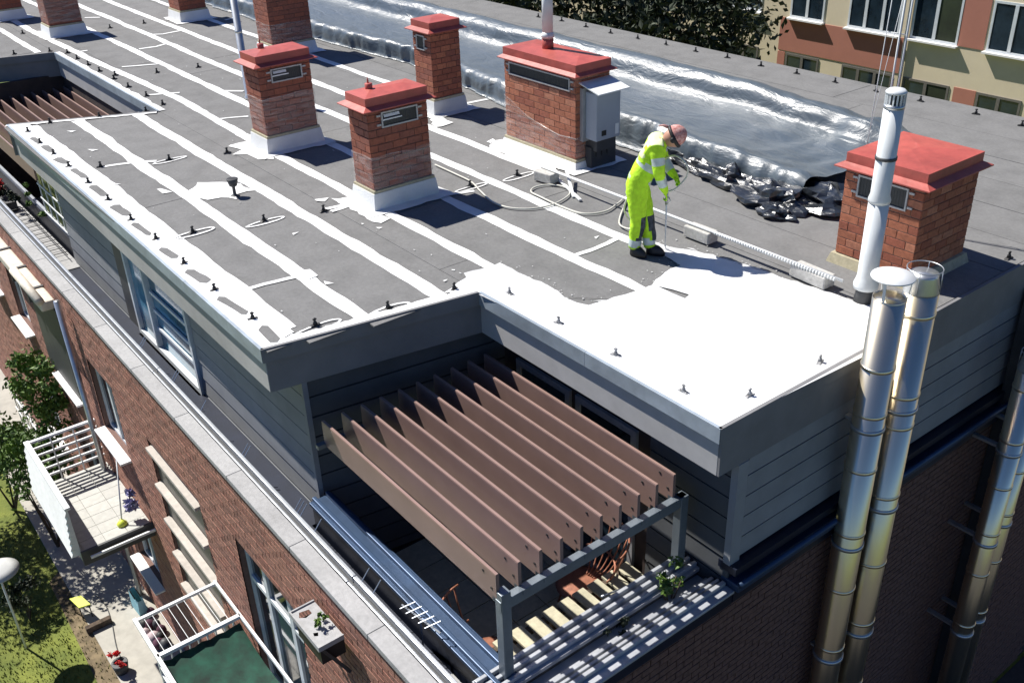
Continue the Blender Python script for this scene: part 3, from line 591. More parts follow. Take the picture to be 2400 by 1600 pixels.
# ============================================================ chimneys
def chimney(name, label, x0, x1, y0, y1, h, brickset, film=None, plinth=0.22, plinth_m='white', flange=0.09, taper=0.0, cup=None, skip_bricks=False, collar=None, low_plinth=None):
    t = thing(name, label, 'chimney', ((x0 + x1) / 2, (y0 + y1) / 2, 0), 'brick chimneys on the flat roof')
    MB().box(x0 + 0.008, x1 - 0.008, y0 + 0.008, y1 - 0.008, 0.0, h).build('shaft', M['mortar'] if brickset == 0 else M['mortar_dark'], t)
    # plinth, slightly splayed, with coated skirt on the roof
    p = 0.03; pz = low_plinth or plinth
    a = [(x0 - p - .03, y0 - p - .03, 0.0), (x1 + p + .03, y0 - p - .03, 0.0), (x1 + p + .03, y1 + p + .03, 0.0), (x0 - p - .03, y1 + p + .03, 0.0)]
    b = [(x0 - p, y0 - p, pz), (x1 + p, y0 - p, pz), (x1 + p, y1 + p, pz), (x0 - p, y1 + p, pz)]
    MB().add(a + b, [(0, 1, 5, 4), (1, 2, 6, 5), (2, 3, 7, 6), (3, 0, 4, 7), (4, 5, 6, 7)]).build('plinth', M[plinth_m], t)
    if plinth_m == 'white':
        MB().box(x0 - p + .008, x1 + p - .008, y0 - p + .008, y1 + p - .008, pz, pz + 0.035).build('plinth_edge', M['render_base'], t)
        sk = rough([(x0 - .17, y0 - .16), (x1 + .20, y0 - .18), (x1 + .22, y1 + .16), (x0 - .16, y1 + .16)], int(abs(x0 * 10)), 0.03, 0.12)
        MB().sheet([sk], 0.0205).build('paint_skirt', M['white'], t)
    # bricks: the two sides the photograph shows as pieces, the other two joined
    zb = pz + (0.04 if plinth_m == 'white' else 0.008); rows = int((h - zb) / 0.086); ch = (h - zb) / max(rows, 1); r = random.Random(int(abs(x0) * 100))
    hid = MB(); L = 0.196; g = 0.010
    ms = {}
    def bmesh_of(w, i, m):
        k = (round(w, 3), i)
        if k not in ms: ms[k] = block_mesh('brick', w, 0.045, ch - g, m, 0.003)
        return ms[k]
    for row in range(rows):
        z = zb + ch * (row + 0.5)
        for side in range(4):
            ax = side % 2; lo, hi = (x0, x1) if ax == 0 else (y0, y1)
            n = max(2, round((hi - lo) / (L + g))); step = (hi - lo) / n; cuts = [lo + step * k for k in range(n + 1)]
            if row % 2: cuts = [lo] + [lo + step * (k + .5) for k in range(n)] + [hi]
            for k in range(len(cuts) - 1):
                w = cuts[k + 1] - cuts[k] - g; c = (cuts[k] + cuts[k + 1]) / 2
                i = r.choice(((0, 0, 3, 1), (1, 1, 0, 2), (2, 2, 1, 1))[brickset]); d = 0.022 - r.uniform(0, 0.003)
                if side == 0: loc, rot = (c, y0 + d, z), 0
                elif side == 1: loc, rot = (x1 - d, c, z), math.pi / 2
                elif side == 2: loc, rot = (c, y1 - d, z), 0
                else: loc, rot = (x0 + d, c, z), math.pi / 2
                if side in (0, 1) and not skip_bricks: put(bmesh_of(w, i, BR[i]), 'brick', t, loc, (0, 0, rot))
                else:
                    hw = w / 2; q = 0.022
                    if ax == 0: hid.box(loc[0] - hw, loc[0] + hw, loc[1] - q, loc[1] + q, z - (ch - g) / 2, z + (ch - g) / 2, i)
                    else: hid.box(loc[0] - q, loc[0] + q, loc[1] - hw, loc[1] + hw, z - (ch - g) / 2, z + (ch - g) / 2, i)
    kind(hid.build('brickwork', BR, t), 'stuff')
    # cap: skirt sloping outwards under an upstand with a shallow hipped top
    f = flange
    s = MB(); za, zc = h - 0.035, h + 0.02
    lo_ = [(x0 - f, y0 - f), (x1 + f, y0 - f), (x1 + f, y1 + f), (x0 - f, y1 + f)]; hi_ = [(x0 - .0, y0 - .0), (x1, y0), (x1, y1), (x0, y1)]
    s.add([(x, y, za) for x, y in lo_] + [(x, y, za + .012) for x, y in lo_] + [(x, y, zc) for x, y in hi_] + [(x, y, za + .01) for x, y in hi_],
          [(0, 1, 5, 4), (1, 2, 6, 5), (2, 3, 7, 6), (3, 0, 4, 7), (4, 5, 9, 8), (5, 6, 10, 9), (6, 7, 11, 10), (7, 4, 8, 11), (1, 0, 12, 13), (2, 1, 13, 14), (3, 2, 14, 15), (0, 3, 15, 12)])
    s.build('cap_skirt', M['cap'], t)
    c = MB(); e = 0.012; zt = h + 0.11
    q = [(x0 - e, y0 - e), (x1 + e, y0 - e), (x1 + e, y1 + e), (x0 - e, y1 + e)]; w_ = min(x1 - x0, y1 - y0) / 2 * 0.9
    rg = [((x0 + w_ if x1 - x0 > y1 - y0 else (x0 + x1) / 2), (y0 + w_ if y1 - y0 > x1 - x0 else (y0 + y1) / 2)), ((x1 - w_ if x1 - x0 > y1 - y0 else (x0 + x1) / 2), (y1 - w_ if y1 - y0 > x1 - x0 else (y0 + y1) / 2))]
    c.add([(x, y, h + 0.0) for x, y in q] + [(x, y, zt) for x, y in q] + [(rg[0][0], rg[0][1], zt + 0.035), (rg[1][0], rg[1][1], zt + 0.035)], [(0, 1, 5, 4), (1, 2, 6, 5), (2, 3, 7, 6), (3, 0, 4, 7), (3, 2, 1, 0)])
    if y1 - y0 > x1 - x0: c.add(c.v[-6:], [(0, 1, 4), (1, 2, 5, 4), (2, 3, 5), (3, 0, 4, 5)])
    else: c.add(c.v[-6:], [(0, 1, 5, 4), (1, 2, 5), (2, 3, 4, 5), (3, 0, 4)])
    cp = c.build('cap', M['cap'], t, bevel=0.004)
    if cup:
        MB().lathe((cup[0], cup[1], zt + 0.005), [(0.042, 0), (0.046, 0.02), (0.046, 0.085), (0.038, 0.088)], 14).build('cap_stub', M['cap'], cp, True)
        MB().lathe((cup[0] - .01, cup[1], zt + 0.09), [(0.010, 0), (0.012, 0.03), (0.003, 0.07)], 8).build('stub_tip', M['cap'], cp, True)
    if film:
        z0, z1, sag = film; fm = MB(); ring = []
        per = [(x0, y0), (x1, y0), (x1, y1), (x0, y1)]; pts = []
        for k in range(4):
            a_, b_ = per[k], per[(k + 1) % 4]
            for j in range(9): pts.append((a_[0] + (b_[0] - a_[0]) * j / 9, a_[1] + (b_[1] - a_[1]) * j / 9))
        cx, cy = (x0 + x1) / 2, (y0 + y1) / 2; nz = 8; vs = []
        for j in range(nz + 1):
            for k, (px, py) in enumerate(pts):
                d = 0.010 + 0.010 * abs(noise.noise(Vector((px * 4, py * 4, j * 0.9)))); dx, dy = px - cx, py - cy
                zt_ = z1 + (sag * (px - x0) / (x1 - x0) if sag else 0) + 0.03 * noise.noise(Vector((px * 3, py * 3, 0)))
                if sag: zt_ = z1 + sag * math.sin(math.pi * 0.5 * min(1, (px - x0) / (x1 - x0) * 1.3)) + 0.02 * noise.noise(Vector((px * 3, py * 3, 0)))
                vs.append((px + (d if dx > 0 else -d), py + (d if dy > 0 else -d), z0 + (zt_ - z0) * j / nz))
        n = len(pts); fm.add(vs, [(j * n + k, j * n + (k + 1) % n, (j + 1) * n + (k + 1) % n, (j + 1) * n + k) for j in range(nz) for k in range(n)])
        fm.build('plastic_film', M['film'], t, True)
        rim = MB().tube([(vs[nz * n + k][0] * 1.0, vs[nz * n + k][1], vs[nz * n + k][2]) for k in range(n)], 0.007, 5, closed=True)
        rim.build('film_edge', M['film'], t, True)
    return t
def grille(t, side, u0, u1, z0, z1, pos, bars=0):
    """framed vent opening; side 'x' = on the +X face at x=pos (u is Y), 'y' = on the -Y face at y=pos (u is X)"""
    w = 0.018; o = 0.022
    def bx(mb, a, b, c, d, n0, n1):
        if side == 'x': mb.box(pos + n0, pos + n1, a, b, c, d)
        else: mb.box(a, b, pos - n1, pos - n0, c, d)
    f = MB()
    bx(f, u0, u1, z1 - w, z1, 0.002, o); bx(f, u0, u1, z0, z0 + w, 0.002, o); bx(f, u0, u0 + w, z0 + w, z1 - w, 0.002, o); bx(f, u1 - w, u1, z0 + w, z1 - w, 0.002, o)
    fr = f.build('vent_window', M['wframe'], t)
    p = MB(); bx(p, u0 + w, u1 - w, z0 + w, z1 - w, 0.001, 0.006); p.build('mesh_screen', M['mesh'], fr)
    if side == 'x':                                            # pale strips added to stand for bright roof seen through the opening
        b = MB(); um = u0 + (u1 - u0) * 0.56; bx(b, u0 + w, um, z0 + .085, z0 + .100, 0.006, 0.020); b.build('roof_glimpse', M['whitemetal'], fr)
        b = MB(); b.add([(pos + .004, u0 + w + .02, z1 - w - .012), (pos + .004, um - .03, z1 - w - .012), (pos + .019, um - .03, z1 - w - .05), (pos + .019, u0 + w + .02, z1 - w - .05)], [(0, 3, 2, 1)]); b.build('roof_glimpse', M['whitemetal'], fr)
    wire = MB(); n = int((u1 - u0) / 0.03)
    for k in range(1, n): c = u0 + (u1 - u0) * k / n; bx(wire, c - .0015, c + .0015, z0 + w, z1 - w, 0.006, 0.009)
    kind(wire.build('screen_wire', M['darkgrey'], fr), 'stuff')
    for uu in (u0 - 0.062, u1 + 0.008):
        for zz in (z0 + 0.03, z1 - 0.05): b = MB(); bx(b, uu, uu + 0.055, zz, zz + 0.022, 0.001, 0.018); b.build('bracket', M['wframe'], fr)
    return fr
tB = chimney('brick_chimney', 'red capped brick chimney in the middle of the roof, nearest of those with white plinths', -10.53, -10.08, 5.58, 6.42, 1.27, 2, film=(0.24, 0.66, 0), cup=(-10.36, 5.80))
grille(tB, 'x', 5.76, 6.27, 1.00, 1.19, -10.08)
tA = chimney('brick_chimney', 'red capped brick chimney left of centre with a grey flue rising behind it', -13.50, -13.02, 5.58, 6.38, 1.26, 2, film=(0.24, 0.78, 0), cup=(-13.34, 5.82))
grille(tA, 'x', 5.76, 6.24, 0.98, 1.17, -13.02)
tC = chimney('brick_chimney', 'wide brick chimney with a long vent window and a grey cabinet on its side', -11.02, -9.52, 8.33, 8.92, 1.27, 0, film=(0.14, 0.72, -0.30), plinth=0.10, flange=0.07)
grille(tC, 'y', -10.90, -9.62, 1.03, 1.20, 8.33)
tD = chimney('brick_chimney', 'narrow brick chimney with a small side vent beside the black foil', -13.42, -12.93, 8.38, 8.92, 1.30, 1)
grille(tD, 'y', -13.30, -13.08, 0.98, 1.20, 8.38)
tE = chimney('brick_chimney', 'large brick chimney behind the white flue pipe at the right end of the roof', -5.52, -4.64, 8.45, 9.40, 1.09, 0, plinth=0.11, plinth_m='render_base', flange=0.09)
grille(tE, 'y', -5.36, -4.80, 0.78, 1.01, 8.45)
tF = chimney('brick_chimney', 'dark brick chimney farther back, cut by the top of the picture', -18.95, -18.33, 8.25, 9.12, 1.9, 2, film=(0.24, 0.62, 0))
tG = chimney('brick_chimney', 'brown brick chimney with white plinth near the top left corner', -24.25, -23.66, 5.56, 6.26, 1.27, 2, film=(0.3, 0.9, 0))
tH = chimney('brick_chimney', 'far brick chimney of which only the coated plinth shows at the top edge', -23.75, -23.10, 8.28, 8.9, 1.27, 2)
tI = chimney('brick_chimney', 'farthest left brick chimney of which only the plinth shows', -27.2, -26.6, 5.1, 5.75, 1.27, 2)
tJ = chimney('brick_chimney', 'brick chimney far down the roof beyond the top edge, between two stripes', -30.6, -30.0, 8.3, 8.9, 1.27, 2)
# grey cabinet on the wide chimney
t = thing('electrical_cabinet', 'grey metal cabinet with a small hood, mounted on the wide brick chimney', 'cabinet', (-9.35, 8.66, 0.40))
MB().box(-9.46, -9.24, 8.44, 8.86, 0.42, 1.04).build('cabinet_body', M['box'], t, bevel=0.012)
MB().box(-9.52, -9.46, 8.40, 8.88, 0.38, 1.08).build('back_plate', M['wframe'], t)
MB().add([(-9.54, 8.38, 1.16), (-9.54, 8.92, 1.16), (-9.14, 8.92, 1.07), (-9.14, 8.38, 1.07), (-9.54, 8.38, 1.145), (-9.54, 8.92, 1.145), (-9.14, 8.92, 1.055), (-9.14, 8.38, 1.055)],
         [(0, 3, 2, 1), (4, 5, 6, 7), (3, 7, 6, 2), (0, 4, 7, 3), (1, 2, 6, 5), (0, 1, 5, 4)]).build('hood', M['whitemetal'], t)
MB().box(-9.242, -9.236, 8.53, 8.61, 0.48, 0.55).build('switch_panel', M['black'], t)
MB().box(-9.242, -9.236, 8.77, 8.83, 0.46, 0.60).build('sticker', M['whitemetal'], t)
MB().box(-9.52, -9.30, 8.50, 8.84, 0.26, 0.40).build('junction_box', M['darkgrey'], t)
MB().box(-9.50, -9.38, 8.48, 8.92, 0.02, 0.30).build('cable_tray', M['darkgrey'], t)
for y in (8.56, 8.66, 8.76): MB().tube([(-9.40, y, 0.42), (-9.38, y, 0.2), (-9.42, y + .03, 0.03)], 0.012, 6).build('cable', M['black'], t, True)
# white flue on the wide chimney
t = thing('flue_pipe', 'white flue pipe standing on the wide chimney cap, reaching out of the picture', 'flue pipe', (-10.42, 8.62, 1.39), 'flue pipes')
MB().lathe((-10.42, 8.62, 1.38), [(0.078, 0), (0.078, 0.15), (0.07, 0.152)], 20).build('collar', M['cap'], t, True)
MB().lathe((-10.42, 8.62, 1.53), [(0.07, 0), (0.078, 0.02), (0.088, 0.02), (0.088, 0.05), (0.073, 0.09)], 20).build('socket', M['pvc'], t, True)
MB().lathe((-10.42, 8.62, 1.60), [(0.073, 0), (0.073, 0.8)], 20).build('pipe', M['pvc'], t, True)
# white flue in front of the large chimney
t = thing('flue_pipe', 'tall white flue pipe with slotted top in front of the large right chimney', 'flue pipe', (-4.76, 7.88, 0), 'flue pipes')
c = (-4.76, 7.88, 0)
MB().lathe(c, [(0.10, 0), (0.085, 0.12), (0.085, 0.18)], 24).build('rubber_base', M['darkgrey'], t, True)
MB().lathe(c, [(0.115, 0.16), (0.118, 0.19), (0.118, 0.21), (0.098, 0.27), (0.094, 0.30), (0.094, 1.06)], 24).build('pipe', M['pvc'], t, True)
MB().lathe(c, [(0.100, 1.04), (0.102, 1.07), (0.088, 1.12), (0.088, 1.92)], 24).build('upper_pipe', M['pvc'], t, True)
MB().lathe(c, [(0.097, 1.45), (0.097, 1.48)], 24).build('clamp', M['darkgrey'], t, True)
MB().lathe(c, [(0.092, 1.92), (0.092, 1.95)], 24).build('neck_ring', M['steel_dull'], t, True)
sl_ = MB()
for k in range(16):
    a = 2 * math.pi * k / 16; sl_.bar((c[0] + .083 * math.cos(a), c[1] + .083 * math.sin(a), 1.95), (c[0] + .083 * math.cos(a), c[1] + .083 * math.sin(a), 2.05), 0.014, 0.008)
sl_.build('slotted_cage', M['pvc'], t); MB().lathe(c, [(0.055, 1.95), (0.055, 2.05)], 16).build('inner_pipe', M['darkgrey'], t, True)
MB().lathe(c, [(0.092, 2.05), (0.092, 2.065), (0.07, 2.085), (0.02, 2.095)], 24).build('top_cap', M['pvc'], t, True)
# grey flue behind chimney A
t = thing('flue_pipe', 'slim grey flue pipe rising behind the left of centre chimney', 'flue pipe', (-15.95, 6.62, 0), 'flue pipes')
MB().lathe((-15.95, 6.62, 0), [(0.075, 0), (0.075, 0.05), (0.058, 0.06), (0.058, 2.2)], 16).build('pipe', M['steel_dull'], t, True)
MB().lathe((-15.95, 6.62, 0), [(0.062, 1.1), (0.062, 1.14)], 16).build('joint_ring', M['steel_dull'], t, True)

# ============================================================ steel flues on the end wall
def steel_flue(label, x, y, r, ztop, joints, top, zlow=GZ + 0.4):
    t = thing('steel_flue', label, 'flue pipe', (x, y, zlow), 'flue pipes')
    MB().lathe((x, y, 0), [(r, zlow), (r, ztop)], 40).build('pipe', M['steel'], t, True)
    for z in joints:
        MB().lathe((x, y, z), [(r + .001, -.018), (r + .007, -.014), (r + .007, .014), (r + .001, .018)], 40).build('joint_ring', M['steel'], t, True)
    for z in joints[1::2]:
        w = MB(); w.box(-4.17, x - r * .6, y - .03, y + .03, z - .17, z - .14); w.build('wall_bracket', M['steel_dull'], t)
        MB().lathe((x, y, z - .155), [(r + .003, -.02), (r + .012, -.02), (r + .012, .02), (r + .003, .02)], 40).build('clamp', M['steel_dull'], t, True)
    if top == 'plate':
        MB().lathe((x, y, ztop - .02), [(r * .93, 0), (r * .93, -.6)], 40, caps=False).build('dark_inside', M['black'], t, True)
        MB().lathe((x, y, ztop - .03), [(0.001, 0), (r * .97, 0.0)], 40, caps=False).build('dark_opening', M['black'], t)
        MB().lathe((x, y, ztop), [(r, 0), (r, .012), (r * .95, .012), (r * .95, -.02)], 40, caps=False).build('rim', M['steel'], t, True)
        for a in (0.6, 2.6, 4.9):
            p = Vector((x + r * .98 * math.cos(a), y + r * .98 * math.sin(a), ztop)); MB().bar(p, p + Vector((0.02 * math.cos(a), 0.02 * math.sin(a), 0.20)), 0.025, 0.005).build('cap_stay', M['whitemetal'], t)
        MB().lathe((x, y, ztop + .2), [(r * 1.27, -.006), (r * 1.29, 0.0), (r * 1.27, .008), (.02, .03)], 40).build('rain_cap', M['whitemetal'], t, True)
    else:
        MB().lathe((x, y, ztop), [(r, 0), (r * 1.01, .015), (r * .80, .15), (r * .80, .17)], 40).build('cone', M['steel_dull'], t, True)
        MB().tube([(x + r * .98 * math.cos(a_), y + r * .98 * math.sin(a_), ztop + .215) for a_ in [2 * math.pi * k / 32 for k in range(32)]], 0.005, 5, closed=True).build('wire_ring', M['steel_dull'], t, True)
        for a in (0.3, 1.9, 3.4, 5.0): MB().tube([(x + r * math.cos(a), y + r * math.sin(a), ztop + .01), (x + r * .98 * math.cos(a), y + r * .98 * math.sin(a), ztop + .215)], 0.004, 5).build('wire_stay', M['steel_dull'], t, True)
    return t
steel_flue('left of the two tall steel flues on the end wall, under a round rain cap', -3.95, 6.93, 0.140, 0.67, [0.02, -0.45, -1.05, -1.80, -2.5, -3.3, -4.2, -5.2], 'plate')
steel_flue('right of the two tall steel flues on the end wall, open with a pale cone', -3.93, 7.38, 0.150, 0.60, [0.40, -0.42, -0.75, -1.55, -2.40, -3.2, -4.1, -5.1], 'cone')
steel_flue('steel flue at the right edge of the picture, left one of its pair', -3.70, 9.42, 0.12, -0.9, [-1.1, -1.75, -2.35, -3.0, -3.6, -4.4], 'cone')
steel_flue('steel flue at the right edge of the picture, right one of its pair', -3.72, 9.74, 0.11, -0.7, [-1.0, -1.6, -2.3, -2.9, -3.6, -4.4], 'cone')

# ============================================================ pergolas
def pergola(label, x0, x1, ys, beam_x, posts):
    t = thing('pergola', label, 'pergola', ((x0 + x1) / 2, 4.2, -2.9), 'slatted pergolas')
    L = x1 - x0
    me = bpy.data.meshes.new('slat'); mb = MB()
    prof = [(-0.016, -0.28), (0.016, -0.28), (0.016, -0.012), (0.012, 0), (-0.012, 0), (-0.016, -0.012)]
    vs = [(-L / 2, a, b) for a, b in prof] + [(L / 2, a, b) for a, b in prof]
    me.from_pydata(vs, [], [tuple(range(6))[::-1], tuple(range(6, 12))] + [(i, (i + 1) % 6, (i + 1) % 6 + 6, i + 6) for i in range(6)])
    me.materials.append(M['slat']); me.update()
    for y in ys: put(me, 'slat', t, ((x0 + x1) / 2, y, -0.70))
    if beam_x is not None:
        bt = me2 = block_mesh('bolt', 0.02, 0.006, 0.02, M['black'], 0.002)
        for y in ys:
            for dx, dz in ((-0.16, -0.06), (-0.06, -0.17)): put(bt, 'bolt', t, (x1 + dx, y - 0.018, -0.70 + dz))
            MB().box(x1 - 0.055, x1 + 0.06, y - 0.016, y + 0.016, -0.985, -0.94).build('slat_shoe', M['beam'], t)
        MB().box(beam_x - 0.035, beam_x + 0.035, ys[0] - 0.02, ys[-1] + 0.12, -1.05, -0.945).build('front_beam', M['beam'], t, bevel=0.004)
        for y, z in posts: MB().box(beam_x - 0.045, beam_x + 0.045, y - 0.045, y + 0.045, z, -0.87 if y < 4 else -0.945).build('post', M['beam'], t, bevel=0.005)
    MB().box(x0 - 0.03, x0 + 0.03, ys[0] - 0.1, ys[-1] + 0.1, -0.99, -0.945).build('rear_beam', M['beam'], t)
    return t
pergola('large brown slatted pergola on blue grey posts over the corner terrace', -7.38, -4.64, [3.27 + 0.2133 * k for k in range(10)], -4.62, [(3.30, -2.9), (5.27, -2.9)])
pergola('brown slatted pergola in the roof recess at the left edge', -22.7, -17.3, [3.27 + 0.2133 * k for k in range(10)], None, [])
# corner terrace: floor, inner cap, pierced brick screens
FZ = -2.9
for i in range(8):
    for j in range(6):
        x = -7.6 + i * 0.42; y = 3.18 + j * 0.40
        if x + 0.41 < -4.7: MB().box(x, x + 0.41, y, y + 0.39, FZ - 0.04, FZ).build('paver', M['floor'], bld)
MB().box(-7.7, -4.2, 3.1, 5.5, FZ - 0.15, FZ - 0.03).build('terrace_slab', M['darkwall'], bld)
MB().box(-7.68, -4.62, 3.15, 3.34, FZ - 0.1, -1.83).build('terrace_parapet', M['navy_shade'], bld)
MB().box(-7.68, -4.56, 3.12, 3.39, -1.83, -1.79).build('parapet_cap', M['bluecap'], bld, bevel=0.006)
for y in (3.18, 3.33): MB().box(-7.68, -4.56, y - .022, y + .022, -1.79, -1.745).build('cap_ridge', M['bluecap'], bld, bevel=0.008)
MB().box(-7.7, -4.62, 2.96, 3.10, -2.10, -2.09).build('gutter_sheet', M['navy_shade'], bld)
MB().box(-5.15, -4.62, 2.97, 3.11, -2.088, -2.078).build('sunlit_ledge', M['coping'], bld)  # pale sheet painted in as a sunlit patch of the ledge
MB().box(-17.3 - 5.4, -16.3, 3.15, 5.5, FZ - .1, FZ).build('terrace_slab', M['floor'], bld)
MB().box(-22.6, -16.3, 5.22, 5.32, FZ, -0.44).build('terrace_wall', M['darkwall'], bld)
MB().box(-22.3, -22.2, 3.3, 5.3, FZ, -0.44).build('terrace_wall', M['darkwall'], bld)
MB().box(-23, -16.20, 3.36, 3.44, -2.9, -1.80).build('terrace_parapet', M['navy_shade'], bld); MB().box(-23, -16.20, 3.38, 3.43, -1.80, -1.75).build('parapet_cap', M['rail'], bld)
# street-side parapet of the terrace: inner cap, gutter, two rails and coping (the sun falls on it through the pergola)
MB().box(-4.74, -4.52, 3.10, 5.44, -2.9, -1.84).build('terrace_parapet', M['darkgrey'], bld)
MB().box(-4.76, -4.50, 3.05, 5.44, -1.84, -1.80).build('parapet_cap', M['greymetal'], bld)
for x in (-4.71, -4.63, -4.55): MB().box(x - .018, x + .018, 3.05, 5.44, -1.80, -1.755).build('cap_ridge', M['greymetal'], bld, bevel=0.006)
MB().box(-4.52, -4.40, 2.95, 5.44, -1.95, -1.90).build('gutter_sheet', M['greymetal'], bld)
MB().box(-4.415, -4.395, 2.95, 5.44, -1.90, -1.86).build('cap_ridge', M['greymetal'], bld)
for x, z, w in ((-4.34, -1.80, .035), (-4.27, -1.775, .030), (-4.205, -1.755, .040)): MB().box(x - w / 2, x + w / 2, 2.95, 5.44, -1.96, z).build('parapet_rail', M['greymetal'], bld, bevel=0.006)
MB().box(-4.185, -4.09, 2.64, 5.45, -1.825, -1.795).build('coping_stone', M['greymetal'], bld, bevel=0.006)
MB().box(-4.18, -4.11, 2.66, 5.45, -1.96, -1.825).build('wall_cap', M['navy_shade'], bld)
MB().box(-4.40, -4.18, 2.95, 5.44, -2.4, -1.98).build('parapet_core', M['darkgrey'], bld)
t = thing('bench', 'low pale wooden slatted bench, its boards set as sunlight stripes, along the inside of the street-side parapet', 'bench', (-5.1, 4.4, FZ))
for k in range(11): MB().box(-5.42, -4.80, 3.34 + .193 * k, 3.34 + .193 * k + .145, -2.37, -2.34).build('slat', M['floor'], t, bevel=0.004)  # pale boards spaced to imitate sun stripes falling through the pergola
for x in (-5.36, -4.86): MB().box(x - .03, x + .03, 3.34, 5.42, -2.43, -2.37).build('bearer', M['bark'], t)
for x in (-5.36, -4.86):
    for y in (3.4, 4.4, 5.36): MB().box(x - .03, x + .03, y - .03, y + .03, FZ, -2.43).build('leg', M['bark'], t)
def leaf_cloud(name, m, parent, center, rad, n, size, seed, gap=0.25, world=True, flat=1.0):
    r = random.Random(seed); mb = MB(); c = Vector(center)
    clumps = []
    for _ in range(max(5, n // 90)):
        d = Vector((r.gauss(0, 1), r.gauss(0, 1), r.gauss(0, 1))).normalized() * r.uniform(0.35, 1.0) ** 0.6
        clumps.append(Vector((d.x * rad[0], d.y * rad[1], d.z * rad[2])))
    for i in range(n):
        k = r.choice(clumps); s = min(rad) * 0.42
        p = c + k + Vector((r.gauss(0, s * .55), r.gauss(0, s * .55), r.gauss(0, s * .42 * flat)))
        a = Vector((r.gauss(0, 1), r.gauss(0, 1), r.gauss(0, .8))).normalized(); b = a.orthogonal().normalized()
        b = (Matrix.Rotation(r.uniform(0, 6.28), 3, a) @ b); w = size * r.uniform(.6, 1.3); e = a.cross(b)
        mb.add([p - b * w, p + e * w * .5, p + b * w, p - e * w * .5 + a * w * .25], [(0, 1, 2, 3)])
    return mb.build(name, m, parent)
def plant(name, label, cat, base, rad, h, n, size, seed, m='leaf', group=None, stems=4):
    t = thing(name, label, cat, base, group); r = random.Random(seed); st = MB()
    for _ in range(stems):
        q = Vector(base) + Vector((r.uniform(-.6, .6) * rad[0], r.uniform(-.6, .6) * rad[1], h * r.uniform(.7, 1.0)))
        mid = Vector(base).lerp(q, .5) + Vector((r.uniform(-.1, .1) * rad[0], r.uniform(-.1, .1) * rad[1], 0))
        st.tube([base, mid, q], [0.02 * h ** .5, 0.012 * h ** .5, 0.005], 5)
    st.build('stem', M['bark'], t, True)
    leaf_cloud('foliage', M[m], t, (base[0], base[1], base[2] + h), rad, n, size, seed)
    return t
plant('potted_shrub', 'light green shrub on the terrace parapet by the right pergola post', 'shrub', (-4.46, 5.02, -2.0), (0.12, 0.16, 0.17), 0.34, 240, 0.028, 4)
plant('potted_shrub', 'dark low plant in the gutter of the terrace parapet', 'shrub', (-4.44, 4.45, -2.0), (0.09, 0.30, 0.08), 0.14, 260, 0.022, 5, m='leaf_dark')
def wire_chair(label, c, rz, m='rust'):
    t = thing('wire_chair', label, 'chair', (c[0], c[1], FZ), 'rust red wire chairs on the terrace')
    cx, cy = c; seat = MB(); z0 = FZ + 0.34
    for k in range(9):
        a = -0.9 + 1.8 * k / 8; R = 0.36
        pts = []
        for j in range(9):
            q = j / 8; rad_ = 0.12 + 0.34 * q; zz = z0 + 0.06 + 0.55 * q ** 2.2
            ang = rz + a * (0.9 + .2 * q); pts.append((cx + rad_ * math.cos(ang), cy + rad_ * math.sin(ang), zz))
        MB().tube(pts, 0.009, 5).build('back_wire', M[m], t, True)
    for q, z in ((0.46, z0 + .61), (0.33, z0 + .26)):
        MB().tube([(cx + q * math.cos(rz + a), cy + q * math.sin(rz + a), z) for a in [-1.1 + 2.2 * k / 14 for k in range(15)]], 0.011, 6).build('rim_wire', M[m], t, True)
    MB().lathe((cx, cy, z0), [(0.25, 0.0), (0.27, 0.02), (0.22, 0.035)], 20).build('seat', M[m], t, True)
    for k in range(4):
        a = rz + .78 + k * math.pi / 2; MB().tube([(cx + .18 * math.cos(a), cy + .18 * math.sin(a), z0), (cx + .27 * math.cos(a), cy + .27 * math.sin(a), FZ)], 0.011, 6).build('leg', M[m], t, True)
    return t
wire_chair('rust red wire chair with curved back wires by the left pergola post', (-5.42, 3.72), 4.3)
wire_chair('rust red wire chair in the shade at the back of the terrace', (-5.62, 5.0), 1.2)
t = thing('folding_stand', 'thin grey metal stand leaning on the street-side parapet', 'stand', (-4.85, 4.6, FZ))
for p, q in (((-4.82, 4.55, FZ), (-4.80, 4.72, -1.85)), ((-4.82, 4.95, FZ), (-4.80, 4.72, -1.85)), ((-4.80, 4.72, -1.85), (-4.80, 4.50, -1.80))): MB().tube([p, q], 0.010, 6).build('rod', M['rail'], t, True)

